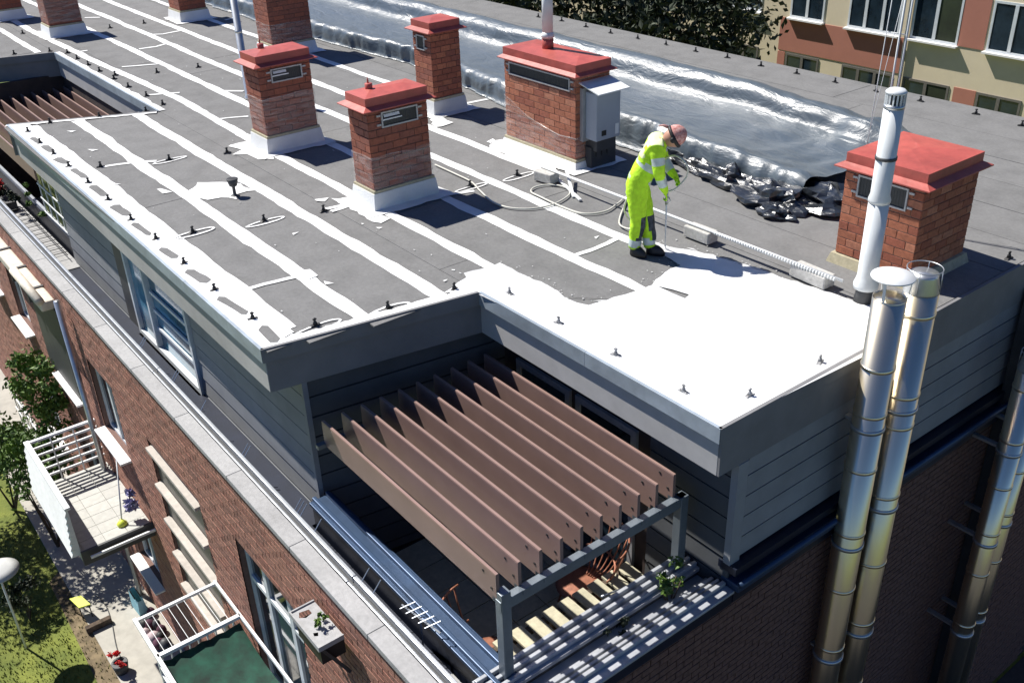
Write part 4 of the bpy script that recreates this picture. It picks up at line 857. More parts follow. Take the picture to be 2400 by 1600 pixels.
# ============================================================ small roof things
HOLD = {"eave":[[-16.649,3.209],[-15.896,3.188],[-15.202,3.189],[-14.465,3.187],[-13.577,3.181],[-12.732,3.17],[-11.842,3.156],[-11.048,3.169],[-10.155,3.153],[-9.291,3.138],[-8.42,3.161]],"step":[[-7.892,3.567],[-7.732,4.292],[-7.635,5.029]],"inner":[[-7.175,5.387],[-6.366,5.352],[-5.568,5.345],[-4.75,5.353]],"end":[[-4.351,5.722],[-4.31,6.603]],"farend":[[-4.352,9.831]],"recess":[[-21.878,5.355],[-21.2,5.341],[-20.489,5.34],[-19.813,5.339],[-19.272,5.457],[-19.006,5.345],[-18.237,5.344],[-17.403,5.37],[-16.662,5.378]],"recend":[[-16.448,5.014],[-16.685,4.33],[-16.933,3.62]],"recfar":[[-24.653,5.197],[-22.617,4.502],[-22.308,5.123]],"field":[[-23.733,6.842],[-23.659,7.592],[-18.901,6.116],[-18.708,6.85],[-13.758,4.374],[-14.146,3.528],[-13.473,5.123],[-10.956,3.579],[-10.712,4.38],[-10.498,5.074],[-9.962,6.909],[-9.867,7.608]],"faredge":[[-17.533,14.243],[-16.841,14.331],[-16.013,14.294],[-15.203,14.246],[-14.45,14.283],[-13.682,14.295],[-12.894,14.279],[-12.155,14.325],[-11.337,14.28],[-10.571,14.296],[-9.778,14.286],[-9.002,14.296],[-8.209,14.299],[-7.275,14.27],[-6.536,14.206]]}
hold0 = [None]
def holder_proto(label, loc, m='black'):
    t = thing('cable_holder', label, 'cable holder', (0, 0, 0), None)
    MB().add(*(lambda w, d, z: ([(-w, -d, 0), (w, -d, 0), (w, d, 0), (-w, d, 0), (-w * .8, -d * .7, z), (w * .8, -d * .7, z), (w * .8, d * .7, z), (-w * .8, d * .7, z)], [(0, 1, 5, 4), (1, 2, 6, 5), (2, 3, 7, 6), (3, 0, 4, 7), (4, 5, 6, 7)]))(0.028, 0.075, 0.014)).build('base', M[m], t)
    MB().lathe((0, 0, 0.0), [(0.030, 0.012), (0.024, 0.045), (0.014, 0.058), (0.016, 0.085), (0.010, 0.10)], 10).build('stud', M[m], t, True)
    MB().box(-0.008, 0.008, -0.024, 0.024, 0.075, 0.092).build('clip', M[m], t)
    for ch in t.children: ch.scale = (0.8, 0.8, 0.8)
    t.location = loc; return t
ROWTXT = {'eave': ('{} black cable holder along the left eave, counted from the far end', 'cable holders along the left eave'),
          'step': ('{} black cable holder behind the edge above the pergola corner, counted from the left', 'cable holders by the pergola step'),
          'inner': ('{} cable holder on the white coating above the pergola, counted from the inner corner', 'cable holders on the white coating'),
          'end': ('{} cable holder on the white coating by the steel flues, counted from the corner', 'cable holders by the steel flues'),
          'farend': ('{} cable holder in the shadow right of the large chimney', None),
          'recess': ('{} black cable holder along the far recess edge, counted from the left', 'cable holders along the roof recess'),
          'recend': ('{} cable holder on the short edge beside the far recess, from its inner corner', 'cable holders beside the recess'),
          'recfar': ('{} black cable holder beyond the far recess, counted from the back', 'cable holders beyond the recess'),
          'field': ('{} black cable holder out on the striped roof, counted from the far side', 'cable holders out on the striped roof'),
          'faredge': ('{} black cable holder along the rear roof edge, counted from the left', 'cable holders along the rear edge')}
for key, pts in HOLD.items():
    txt, grp = ROWTXT[key]
    for i, (x, y) in enumerate(pts):
        lab = txt.format(ORD[i]) if len(pts) > 1 else 'black cable holder in the shadow right of the large chimney'
        if hold0[0] is None: o = hold0[0] = holder_proto(lab, (x, y, 0.012)); o['group'] = grp
        elif key in ('inner', 'end'):
            if len(hold0) < 2: o = holder_proto(lab, (x, y, 0.02), 'sprayed'); o['group'] = grp; hold0.append(o)
            else: o = dup(hold0[1], (x, y, 0.02), lab, grp)
            o.scale = (.9, .9, .9)
        else: o = dup(hold0[0], (x, y, 0.012), lab, grp)
        if grp is None and 'group' in o: del o['group']
        o.rotation_euler = (0, 0, (0.4 * math.sin(i * 7.3)) + (math.pi / 2 if key in ('faredge', 'inner') else 0))
# roof drain vent
t = thing('roof_vent', 'small black funnel-shaped vent standing in a splash of white coating', 'vent', (-11.75, 4.47, 0))
MB().lathe((-11.75, 4.47, 0), [(0.075, 0), (0.05, 0.02), (0.022, 0.03), (0.020, 0.13), (0.05, 0.15), (0.075, 0.24), (0.068, 0.245)], 18).build('funnel', M['darkgrey'], t, True)
MB().lathe((-11.75, 4.47, 0.245), [(0.001, 0.001), (0.066, 0.0)], 18, caps=False).build('opening', M['black'], t)
# conductor bar on concrete blocks
t = thing('conductor_bar', 'long white bar lying on concrete blocks across the roof', 'bar', (-7.4, 7.80, 0))
MB().tube([(-9.62, 7.78, 0.17), (-7.9, 7.775, 0.178), (-6.3, 7.80, 0.172), (-4.98, 7.83, 0.165)], 0.017, 8).build('bar', M['whitemetal'], t, True)
rb_ = MB(); x = -6.6
while x < -5.05: rb_.tube([(x, 7.79, 0.168), (x + 0.012, 7.79, 0.168)], 0.0195, 8); x += 0.035
kind(rb_.build('bar_ribs', M['whitemetal'], t), 'stuff')
for lab, cx, cy, rz, lx in (('pale concrete block carrying the bar near the wide chimney', -9.42, 7.74, 0.15, 0.30), ('pale concrete block carrying the bar right of the worker', -6.83, 7.82, 0.02, 0.36), ('pale concrete block carrying the bar near the large chimney', -5.36, 7.86, -0.05, 0.44)):
    b = MB().box(-lx / 2, lx / 2, -0.085, 0.085, 0, 0.13).build('concrete_block', M['concrete'], None, bevel=0.012, loc=(0, 0, 0))
    b.location = (cx, cy, 0.022); b.rotation_euler = (0, 0, rz); tag(b, lab, 'concrete block', 'concrete blocks under the bar')
for k, (a, b) in enumerate((((-9.45, 7.90, 0.05), (-8.60, 7.60, 0.03)), ((-9.30, 7.95, 0.22), (-8.75, 7.62, 0.02)))):
    o = MB().bar(a, b, 0.035, 0.02).build('loose_lath', M['whitemetal']); tag(o, ('longer', 'shorter')[k] + ' white lath lying across the block by the wide chimney', 'lath', 'white laths by the wide chimney')
# hose
HOSE = [[-10.922,7.017],[-10.427,7.007],[-10.045,6.987],[-9.689,6.875],[-9.281,6.766],[-8.983,6.803],[-8.775,7.0],[-8.72,7.3],[-8.842,7.633],[-9.068,7.75],[-9.268,7.658],[-9.325,7.473],[-9.23,7.332],[-8.998,7.307],[-8.591,7.29],[-8.245,7.337],[-8.124,7.578],[-8.207,7.86],[-8.28,8.087]]
def smooth(pts, n=8):
    P = [Vector(p) for p in pts]; out = []
    for i in range(len(P) - 1):
        p0, p1, p2, p3 = P[max(i - 1, 0)], P[i], P[i + 1], P[min(i + 2, len(P) - 1)]
        for k in range(n):
            t_ = k / n; out.append(0.5 * ((2 * p1) + (p2 - p0) * t_ + (2 * p0 - 5 * p1 + 4 * p2 - p3) * t_ ** 2 + (3 * p1 - p0 - 3 * p2 + p3) * t_ ** 3))
    out.append(P[-1]); return out
hp = [(x, y, 0.03) for x, y in HOSE] + [(-7.75, 7.45, 0.03), (-7.45, 7.40, 0.05)]
tag(MB().tube(smooth(hp), 0.011, 6).build('spray_hose', M['hose'], None, True), 'long pale hose lying in a loop on the roof left of the worker', 'hose')
# mast with guy lines behind the large chimney
t = thing('antenna_mast', 'thin white mast with guy lines behind the white flue at the right', 'mast', (-5.86, 9.6, 0))
for p, q, r_ in (((-5.88, 9.6, 0), (-5.86, 9.6, 3.0), 0.011), ((-5.82, 9.62, 0), (-5.79, 9.62, 3.0), 0.011), ((-6.05, 9.55, 0.0), (-6.00, 9.6, 3.0), 0.005), ((-6.10, 9.5, 0.0), (-5.88, 9.6, 2.6), 0.003)):
    MB().tube([p, q], r_, 6).build('rod', M['pvc'], t, True)
MB().tube([(-6.02, 9.6, 2.12), (-5.80, 9.6, 2.12)], 0.006, 5).build('cross_bar', M['pvc'], t, True)
MB().box(-6.1, -5.6, 9.4, 9.8, 0.006, 0.05).build('foot_plate', M['darkgrey'], t)

# ============================================================ black plastic foil over the rear strip
def tarp():
    t = thing('plastic_foil', 'long sheet of black plastic foil over the raised strip along the rear of the roof', 'plastic foil', (-16, 11, 0.02))
    prof = [(9.40, 0.02), (9.46, 0.03), (9.50, 0.22), (9.56, 0.31), (9.66, 0.335), (9.85, 0.30), (10.3, 0.27), (10.8, 0.26), (11.22, 0.27), (11.34, 0.33), (11.42, 0.52), (11.52, 0.59), (11.64, 0.60), (11.8, 0.56), (12.0, 0.40), (12.18, 0.12), (12.3, 0.03), (12.5, 0.015)]
    P = []
    for a, b in zip(prof[:-1], prof[1:]):
        n = 3 if math.dist(a, b) > 0.12 else 2
        P += [(a[0] + (b[0] - a[0]) * k / n, a[1] + (b[1] - a[1]) * k / n) for k in range(n)]
    P.append(prof[-1]); m = len(P); xs_ = []; x = -46.0
    while x < -6.75: xs_.append(x); x += 0.05 if x > -19 else (0.12 if x > -28 else 0.4)
    vs = []
    for x in xs_:
        endf = max(0, min(1, (x + 9.5) / 2.6)); sh = 0.55 - 0.45 * max(0, min(1, (x + 15) / 2.5))
        if x < -16: sh = 0.55 - 0.30 * min(1, (-16 - x) / 4) 
        for j, (y, z) in enumerate(P):
            q = j / (m - 1); front = max(0, 1 - abs(y - 9.55) / 0.35)
            w = noise.noise(Vector((x * 1.6, y * 0.9, 1))) * 0.035 + noise.noise(Vector((x * 3.3, y * 1.7, 5))) * 0.012
            pl = (0.05 * noise.noise(Vector((x * 3.2, 1, 3))) + 0.04 * noise.noise(Vector((x * 7, 2 + z * 2, 3)))) * front
            ps = (0.07 * endf * noise.noise(Vector((x * 3.1 + y * 1.4, y * 3.4 - x, 9))) + 0.10 * endf * noise.noise(Vector((x * 1.7, y * 2.2, 12))))
            lim = 0.0 if z < 0.04 else 1.0
            z = z * (1 + 0.30 * max(0, 1 - abs(y - 9.6) / 0.5) * max(0, min(1, (x + 11.5) / 1.5)))
            zz = max(0.012, z + (w + ps) * lim * (0.55 + 0.6 * endf)) * (1 - 0.25 * endf)
            yy = y + pl * 1.6 + 0.05 * noise.noise(Vector((x * 0.9, j * .1, 2))) + (sh - 0.1) * max(0, 1 - q * 2.2) + 0.12 * endf * noise.noise(Vector((x * 2, y * 2, 20)))
            vs.append((x, yy, zz))
    mb = MB(); k = len(xs_)
    mb.add(vs, [(i * m + j, (i + 1) * m + j, (i + 1) * m + j + 1, i * m + j + 1) for i in range(k - 1) for j in range(m - 1)])
    o = mb.build('foil_sheet', M['foil'], t, True)
    # crumpled free end
    for nm, c, R, sd, sz in (('crumpled_bundle', (-7.05, 9.28, 0.02), 0.42, 4, (1.25, .8, .55)), ('crumpled_flap', (-6.72, 8.98, 0.02), 0.22, 8, (1.2, .8, .55)), ('crumpled_flap', (-8.2, 9.45, 0.02), 0.30, 12, (2.2, .55, .5)), ('crumpled_flap', (-7.75, 9.42, 0.02), 0.36, 21, (1.5, .7, .75)), ('crumpled_flap', (-9.0, 9.52, 0.02), 0.26, 25, (2.0, .5, .6)), ('crumpled_bundle', (-6.55, 9.75, 0.02), 0.45, 15, (1.2, 1.1, .45))):
        mb = MB(); nu, nv = 22, 9; vs = []
        for v in range(nv + 1):
            ph = math.pi / 2 * v / nv
            for u in range(nu):
                th = 2 * math.pi * u / nu; d = Vector((math.cos(th) * math.cos(ph), math.sin(th) * math.cos(ph), math.sin(ph)))
                nz = (0.5 - abs(noise.noise(d * 1.15 + Vector((sd, 0, 0))))) * 1.0 + (0.4 - abs(noise.noise(d * 2.3 + Vector((sd, 3, 0))))) * 0.55
                rr_ = R * (0.60 + nz * 0.8 + 0.10 * math.sin(u * 12.9 + v * 7.7))
                vs.append((c[0] + d.x * rr_ * sz[0], c[1] + d.y * rr_ * sz[1], c[2] + max(0, d.z * rr_ * sz[2])))
        mb.add(vs, [(v * nu + u, v * nu + (u + 1) % nu, (v + 1) * nu + (u + 1) % nu, (v + 1) * nu + u) for v in range(nv) for u in range(nu)])
        mb.build(nm, M['foil_dark'], t, False)
tarp()

# ============================================================ the worker
def worker():
    F1 = Vector((-7.02, 7.00, 0.03)); F2 = Vector((-6.96, 7.13, 0.03)); B0 = Vector((-7.03, 7.05, 0.02))
    t = thing('person', 'worker in lime yellow hi-vis suit bending forward to spray white coating on the roof', 'person', B0)
    pel = Vector((-7.10, 7.06, 0.80)); fw = Vector((0.72, 0.69, 0)).normalized(); lf = Vector((-fw.y, fw.x, 0))   # facing, his left
    chest = pel + fw * 0.15 + Vector((0, 0, 0.23)); neckb = pel + fw * 0.235 + Vector((0, 0, 0.45)); head = neckb + fw * 0.135 + Vector((0, 0, 0.05))
    shR = neckb - lf * 0.165 - fw * 0.03 + Vector((0, 0, -0.03)); shL = neckb + lf * 0.165 - fw * 0.03 + Vector((0, 0, -0.03))
    hR, hL = pel - lf * 0.085 + Vector((0, 0, -0.03)), pel + lf * 0.085 + Vector((0, 0, -0.03))
    ank = [Vector((-7.03, 6.985, 0.075)), Vector((-6.93, 7.13, 0.075))]
    knR = hR.lerp(ank[0], .5) + fw * 0.035; knL = hL.lerp(ank[1], .5) + fw * 0.04
    elR = shR + fw * 0.03 - lf * 0.02 + Vector((0, 0, -0.26)); haR = elR + fw * 0.07 + lf * 0.05 + Vector((0, 0, -0.21))
    elL = shL + fw * 0.07 + lf * 0.03 + Vector((0, 0, -0.24)); haL = elL + fw * 0.13 - lf * 0.12 + Vector((0, 0, -0.14))
    vs = []; es = []; rad = []; lab = []
    def V(p, r): vs.append(Vector(p)); rad.append(r); return len(vs) - 1
    segs = []
    def chain(i, pts, kind_):
        for p, r in pts:
            j = V(p, r); es.append((i, j)); segs.append((i, j, kind_)); i = j
        return i
    root = V(pel, 0.150)
    c1 = chain(root, [(pel.lerp(chest, .5), 0.150), (chest, 0.16), (chest.lerp(neckb, .6), 0.155)], 'torso')
    nb = chain(c1, [(neckb, 0.085)], 'shoulder'); chain(nb, [(neckb.lerp(head, .45), 0.055)], 'neck')
    for sh, el, ha, s in ((shR, elR, haR, -1), (shL, elL, haL, 1)):
        a = chain(c1, [(sh, 0.092)], 'shoulder'); a = chain(a, [(sh.lerp(el, .5), 0.078), (el, 0.068)], 'arm'); a = chain(a, [(el.lerp(ha, .5), 0.062), (ha - (ha - el).normalized() * 0.05, 0.047)], 'forearm')
        d = (ha - el).normalized(); w = chain(a, [(ha, 0.032), (ha + d * 0.045, 0.034)], 'glove')
        for k in range(4):                                     # four fingers curled round the grip, thumb from the side
            o = lf * (k - 1.5) * 0.017 * s; b = ha + d * 0.055 + o; L_ = (0.030, 0.034, 0.032, 0.025)[k]
            f = chain(w, [(b, 0.0095), (b + d * L_ - Vector((0, 0, 0.004)), 0.009), (b + d * L_ * 1.1 - fw * 0.022 - Vector((0, 0, 0.016)), 0.008), (b + d * L_ * .7 - fw * 0.040 - Vector((0, 0, 0.010)), 0.007)], 'glove')
        th = ha + d * 0.01 - lf * 0.034 * s
        chain(w, [(th, 0.011), (th + d * 0.035 - fw * 0.014, 0.0095), (th + d * 0.050 - fw * 0.030, 0.008)], 'glove')
    for hp_, kn, an in ((hR, knR, ank[0]), (hL, knL, ank[1])):
        a = chain(root, [(hp_, 0.13)], 'thigh'); a = chain(a, [(hp_.lerp(kn, .5), 0.112), (kn, 0.090)], 'thigh')
        chain(a, [(kn.lerp(an, .45), 0.086), (kn.lerp(an, .85), 0.078), (an + Vector((0, 0, 0.0)), 0.066)], 'shin')
    me = bpy.data.meshes.new('body_skeleton'); me.from_pydata(vs, es, []); me.update()
    ob = bpy.data.objects.new('body_skeleton', me); COL.objects.link(ob)
    ob.modifiers.new('skin', 'SKIN')
    sd = me.skin_vertices[0].data
    for i, r in enumerate(rad): sd[i].radius = (r, r); sd[i].use_root = (i == 0)
    ss = ob.modifiers.new('sub', 'SUBSURF'); ss.levels = 2; ss.render_levels = 2
    dg = bpy.context.evaluated_depsgraph_get(); ev = ob.evaluated_get(dg); bm_ = bpy.data.meshes.new_from_object(ev)
    bpy.data.objects.remove(ob)
    mats = [M['lime'], M['reflect'], M['pad'], M['skin'], M['paleyellow']]
    bm_.materials.clear()
    for m_ in mats: bm_.materials.append(m_)
    for v in bm_.vertices:                                    # loose cloth folds
        n = noise.noise(Vector((v.co.x * 9, v.co.y * 9, v.co.z * 16))) * 0.014 + (0.5 - abs(noise.noise(Vector((v.co.x * 14, v.co.y * 14, v.co.z * 26))))) * 0.010 - 0.004
        if v.co.z > 0.12: v.co += v.normal * n
    pv = [Vector(p) for p in vs]
    import numpy as np
    C_ = np.array([tuple(p.center) for p in bm_.polygons]); Ds = []
    for i, j, kd in segs:
        a, b = np.array(pv[i]), np.array(pv[j]); ab = b - a; u = np.clip((C_ - a) @ ab / max(ab @ ab, 1e-9), 0, 1)
        Ds.append(np.linalg.norm(C_ - a - u[:, None] * ab, axis=1) - (rad[i] * (1 - u) + rad[j] * u))
    near_ = np.argmin(np.array(Ds), axis=0)
    for p in bm_.polygons:
        c = p.center; kd = segs[near_[p.index]][2]; q = 0
        if kd == 'neck': q = 3
        elif kd == 'torso':
            s_ = (c - pel).dot((neckb - pel).normalized())
            if 0.03 < s_ < 0.085 or 0.22 < s_ < 0.265: q = 1
            if s_ > 0.27 and (c - chest).dot(fw) < 0.16 and p.normal.dot(-fw + Vector((0, 0, .8))) > 0.6: q = 4
        elif kd == 'shoulder': q = 4 if p.normal.z > 0.55 else 0
        elif kd == 'forearm': q = 1 if 0.07 < (c - elR).length < 0.15 or 0.07 < (c - elL).length < 0.15 else 0
        elif kd == 'arm': q = 1 if 0.13 < (c - elR).length < 0.18 or 0.13 < (c - elL).length < 0.18 else 0
        elif kd == 'shin':
            if c.z < 0.20 and c.z > 0.13: q = 1
            if c.z > 0.20 and p.normal.dot(fw) > 0.25: q = 2
        elif kd == 'thigh' and c.z < 0.47 and p.normal.dot(fw) > 0.35: q = 2
        p.material_index = q; p.use_smooth = True
    for v in bm_.vertices: v.co -= B0
    body = bpy.data.objects.new('body', bm_); COL.objects.link(body); body.parent = t
    # head: skull with face, scarf-like bandana and dark band
    R = Matrix.Rotation(math.atan2(fw.y, fw.x), 3, 'Z') @ Matrix.Rotation(math.radians(62), 3, 'Y')   # local x = face direction, z = crown
    def ell(name, m, rx, ry, rz, off=(0, 0, 0), zmin=-2, n=22, bumpf=None):
        mb = MB(); vs_ = []; nv = 14
        for v in range(nv + 1):
            ph = -math.pi / 2 + math.pi * v / nv
            for u in range(n):
                th = 2 * math.pi * u / n; q = Vector((math.cos(th) * math.cos(ph), math.sin(th) * math.cos(ph), max(zmin, math.sin(ph))))
                k = 1 + (bumpf(q) if bumpf else 0); vs_.append(head + R @ Vector((q.x * rx * k + off[0], q.y * ry * k + off[1], q.z * rz * k + off[2])))
        mb.add(vs_, [(v * n + u, v * n + (u + 1) % n, (v + 1) * n + (u + 1) % n, (v + 1) * n + u) for v in range(nv) for u in range(n)])
        return mb.build(name, M[m], t, True)
    def face(q):
        k = 0
        if q.x > 0.75: k += 0.18 * math.exp(-((q.y / 0.16) ** 2 + ((q.z + 0.12) / 0.22) ** 2))      # nose
        k -= 0.07 * math.exp(-(((abs(q.y) - 0.34) / 0.15) ** 2 + ((q.z - 0.10) / 0.12) ** 2)) if q.x > 0.5 else 0   # eye sockets
        if q.x > 0.6: k += 0.05 * math.exp(-((q.y / 0.25) ** 2 + ((q.z + 0.5) / 0.1) ** 2))
        return k
    ell('head', 'skin', 0.098, 0.080, 0.122, bumpf=face)
    ell('bandana', 'bandana', 0.112, 0.096, 0.128, off=(-0.004, 0, 0.012), zmin=0.02, bumpf=lambda q: 0.05 * noise.noise(q * 5))
    hb = MB(); hb.tube([head + R @ Vector((0.106 * math.cos(a), 0.092 * math.sin(a), 0.004)) for a in [2 * math.pi * k / 24 for k in range(24)]], 0.020, 8, closed=True); hb.build('head_band', M['black'], t, True)
    for s in (-1, 1):
        c_ = head + R @ Vector((0.0, 0.090 * s, -0.010)); ax = (R @ Vector((0, s, 0))).normalized()
        MB().tube([c_, c_ + ax * 0.018, c_ + ax * 0.024], [0.030, 0.030, 0.018], 12).build('ear_muff', M['black'], t, True)
    MB().tube([head + R @ Vector((-0.10, 0.02, 0)), head + R @ Vector((-0.15, 0.03, -0.05)), head + R @ Vector((-0.17, 0.02, -0.09))], [0.018, 0.014, 0.005], 8).build('bandana_tail', M['bandana'], t, True)
    # boots
    for an, yaw in ((ank[0], -0.25), (ank[1], 0.1)):
        d = Matrix.Rotation(yaw - 0.35, 3, 'Z') @ fw; sd_ = Vector((-d.y, d.x, 0)); mb = MB(); vs_ = []; n = 14
        for z, sc, ln in ((0.018, 1.0, 1.0), (0.05, 1.03, 1.0), (0.085, .92, .86), (0.115, .8, .6)):
            for u in range(n):
                th = 2 * math.pi * u / n; x = math.cos(th); x = x * (0.14 if x > 0 else 0.075) * ln + 0.03 * ln; vs_.append(an * 1.0 + d * x + sd_ * math.sin(th) * 0.048 * sc + Vector((0, 0, z - an.z)))
        mb.add(vs_, [(v * n + u, v * n + (u + 1) % n, (v + 1) * n + (u + 1) % n, (v + 1) * n + u) for v in range(3) for u in range(n)] + [tuple(range(n))[::-1], tuple(3 * n + u for u in range(n))])
        mb.build('boot', M['boot'], t, True)
    # spray gun in the right hand
    tip = Vector((-6.90, 7.335, 0.02)); grip = haR + (haR - elR).normalized() * 0.06
    g = thing('spray_lance', 'thin spray lance held by the worker, its tip just above the wet coating', 'spray lance', grip)
    end = grip.lerp(tip, 0.92)
    MB().tube([grip + Vector((0, 0, .04)), grip.lerp(end, .15)], 0.017, 8).build('gun_body', M['steel_dull'], g, True)
    MB().tube([grip.lerp(end, .1), end], 0.009, 8).build('lance', M['whitemetal'], g, True)
    MB().tube([grip + fw * .02, grip + fw * .045 + Vector((0, 0, -.05)), grip + Vector((0, 0, -.09))], 0.006, 6).build('trigger_guard', M['steel_dull'], g, True)
    MB().tube([end, end.lerp(tip, .6)], [0.011, 0.007], 8).build('nozzle', M['steel_dull'], g, True)
    k = MB().tube([end.lerp(tip, .6), tip], [0.004, 0.045], 10, caps=False).build('spray_fan', M['spray'], g, True)
    hs = [grip + Vector((0, 0, .05)), grip + fw * .10 + Vector((0, 0, .10)), grip + fw * .20 + Vector((0, 0, .24)), grip + fw * .17 + Vector((0, 0, .38)), grip + fw * 0.02 + lf * .12 + Vector((0, 0, .40)), grip - fw * .25 + lf * .22 + Vector((0, 0, .15)), grip - fw * .45 + lf * .25 + Vector((0, 0, -.25)), Vector((-7.35, 7.42, .05)), Vector((-7.55, 7.42, .035))]
    tag(MB().tube(smooth(hs), 0.010, 7).build('spray_hose', M['hose'], None, True), 'short end of hose arching up from the roof to the worker\'s gun', 'hose')
worker()

# ============================================================ ground and garden
def struct(o): o['kind'] = 'structure'; return o
gm = MB(); 
for i in range(-20, 20):
    for j in range(-20, 20):
        pass
gm.add([(-400, -400, GZ), (400, -400, GZ), (400, 400, GZ), (-400, 400, GZ)], [(0, 1, 2, 3)])
struct(gm.build('lawn', M['lawn'], None))
struct(MB().prism([(-60, 1.60), (-4, 1.60), (-4, 2.70), (-60, 2.70)], GZ, GZ + 0.03).build('garden_path', M['path'], None))
struct(MB().prism([(-16.0, 1.38), (-12.6, 1.30), (-12.6, 1.60), (-16.2, 1.60)], GZ, GZ + 0.012).build('bare_soil', M['soil'], None))
struct(MB().prism([(-4.1, -60), (16, -60), (16, 70), (-4.1, 70)], GZ, GZ + 0.02).build('street', M['asphalt'], None))
gr = MB(); rg = random.Random(5)
for _ in range(7000):
    x = rg.uniform(-18, -11.5); y = rg.uniform(-1.2, 1.58)
    if rg.random() < 0.3 and y > 1.2: continue
    h = rg.uniform(.03, .075); a = rg.uniform(0, 6.28); w = rg.uniform(.006, .014); dx, dy = math.cos(a) * w, math.sin(a) * w
    gr.add([(x - dx, y - dy, GZ), (x + dx, y + dy, GZ), (x + rg.uniform(-.03, .03), y + rg.uniform(-.03, .03), GZ + h)], [(0, 1, 2)])
kind(tag(gr.build('grass', M['lawn'], None), 'short green and yellowish grass of the garden below the building', 'grass'), 'stuff')

# first balcony: boarded outer side, bar railing, tiled floor
def balcony(label, x0, x1, y0, z, ztop):
    t = thing('balcony', label, 'balcony', ((x0 + x1) / 2, (y0 + 2.66) / 2, z - .1), 'white balconies on the garden side')
    y1 = 2.655
    MB().box(x0, x1, y0, y1, z - 0.14, z - 0.02).build('slab', M['concrete'], t)
    nx = round((x1 - x0) / 0.26); ny = 3
    for i in range(nx):
        for j in range(ny):
            MB().box(x0 + (x1 - x0) * i / nx + .004, x0 + (x1 - x0) * (i + 1) / nx - .004, y0 + .06 + (y1 - y0 - .08) * j / ny + .004, y0 + .06 + (y1 - y0 - .08) * (j + 1) / ny - .004, z - .02, z).build('tile', M['tile'], t)
    n = 7; H = ztop - z
    for k in range(n):                                          # outer side: lapped boards, each a bit farther out than the one above
        za = ztop - H * k / n; MB().add([(x0 - .04, y0 - .006 - .012 * k, za - .02), (x1, y0 - .006 - .012 * k, za - .02), (x1, y0 - .055 - .012 * k, za - H / n - .012), (x0 - .04, y0 - .055 - .012 * k, za - H / n - .012),
              (x0 - .04, y0 + .01, za - .01), (x1, y0 + .01, za - .01), (x1, y0 + .01, za - H / n - .012), (x0 - .04, y0 + .01, za - H / n - .012)],
              [(0, 3, 2, 1), (4, 5, 6, 7), (0, 1, 5, 4), (3, 7, 6, 2), (0, 4, 7, 3), (1, 2, 6, 5)]).build('board', M['whitemetal'], t)
    MB().box(x0 - .05, x1 + .02, y0 - .03, y0 + .05, ztop - .02, ztop + .025).build('top_rail', M['whitemetal'], t, bevel=0.006)
    MB().box(x1 + .12, x1 + .15, y0 + .1, y1, z - .05, z - .01).build('rail_bar', M['whitemetal'], t)
    for xx in (x0,):
        MB().box(xx - .03, xx + .03, y0, y1, ztop - .02, ztop + .02).build('top_rail', M['whitemetal'], t, bevel=0.006)
        for k in range(1, 6): zz = ztop - k * H / 6; MB().box(xx - .014, xx + .014, y0 + .02, y1, zz - .018, zz + .018).build('rail_bar', M['whitemetal'], t)
        for yy in (y0 + .03, y0 + .35, y0 + .7): MB().box(xx - .01, xx + .01, yy - .01, yy + .01, z, ztop - .02).build('baluster', M['whitemetal'], t)
    MB().box(x1 + .03, x1 + .07, y0, y1, z - .18, z + .06).build('edge_beam', M['darkgrey'], t)
    return t
balcony('white balcony with bar railing and boarded outer side beside the stairwell fins', -14.80, -12.72, 1.60, -5.02, -4.20)
t = thing('mop', 'mop with lime head and pale handle standing on the near corner of the white balcony', 'mop', (-12.95, 2.35, -5.02))
MB().tube([(-12.98, 2.30, -4.98), (-13.25, 2.52, -4.05)], 0.012, 6).build('handle', M['whitemetal'], t, True)
MB().lathe((-12.98, 2.30, -5.02), [(0.07, 0), (0.08, .03), (0.03, .09)], 10).build('mop_head', M['yellow'], t, True)
o = leaf_cloud('lilac_cloth', M['lilac'], None, (-13.0, 2.50, -4.7), (.10, .05, .20), 60, .09, 3); tag(o, 'lilac cloth hanging over the inner rail of the white balcony', 'cloth')
# second balcony: drying frame and dark green cloth
t = thing('balcony', 'pale framed balcony with drying lines and a dark green shade cloth at the bottom edge', 'balcony', (-8.6, 2.1, -5.2), 'white balconies on the garden side')
for a, b, w in (((-9.97, 1.60, -4.2), (-7.4, 1.60, -4.2), .045), ((-9.97, 2.63, -4.2), (-7.4, 2.63, -4.2), .03), ((-9.20, 1.60, -4.2), (-9.20, 2.63, -4.2), .055), ((-7.45, 1.6, -4.2), (-7.45, 2.63, -4.2), .05)):
    MB().bar(a, b, w, .045).build('top_rail', M['whitemetal'], t)
for k in range(9): y = 1.70 + k * 0.10; MB().tube([(-9.95, y, -4.22), (-9.2, y, -4.22)], 0.004, 4).build('drying_line', M['whitemetal'], t)
MB().box(-9.97, -9.93, 1.58, 2.63, -4.24, -4.2).build('line_bar', M['whitemetal'], t)
cl = MB(); nx, ny = 16, 10
vs = [(-9.17 + 1.65 * i / nx, 1.63 + 0.97 * j / ny, -4.26 - 0.16 * math.sin(math.pi * i / nx) - 0.04 * abs(math.sin(j * 1.3 + i * .3)) + 0.02 * noise.noise(Vector((i * .5, j * .6, 0)))) for i in range(nx + 1) for j in range(ny + 1)]
cl.add(vs, [(i * (ny + 1) + j, (i + 1) * (ny + 1) + j, (i + 1) * (ny + 1) + j + 1, i * (ny + 1) + j + 1) for i in range(nx) for j in range(ny)])
cl.build('shade_cloth', M['green_cloth'], t, True)
MB().box(-9.2, -7.4, 1.6, 2.65, -5.2, -5.05).build('slab', M['concrete'], t)
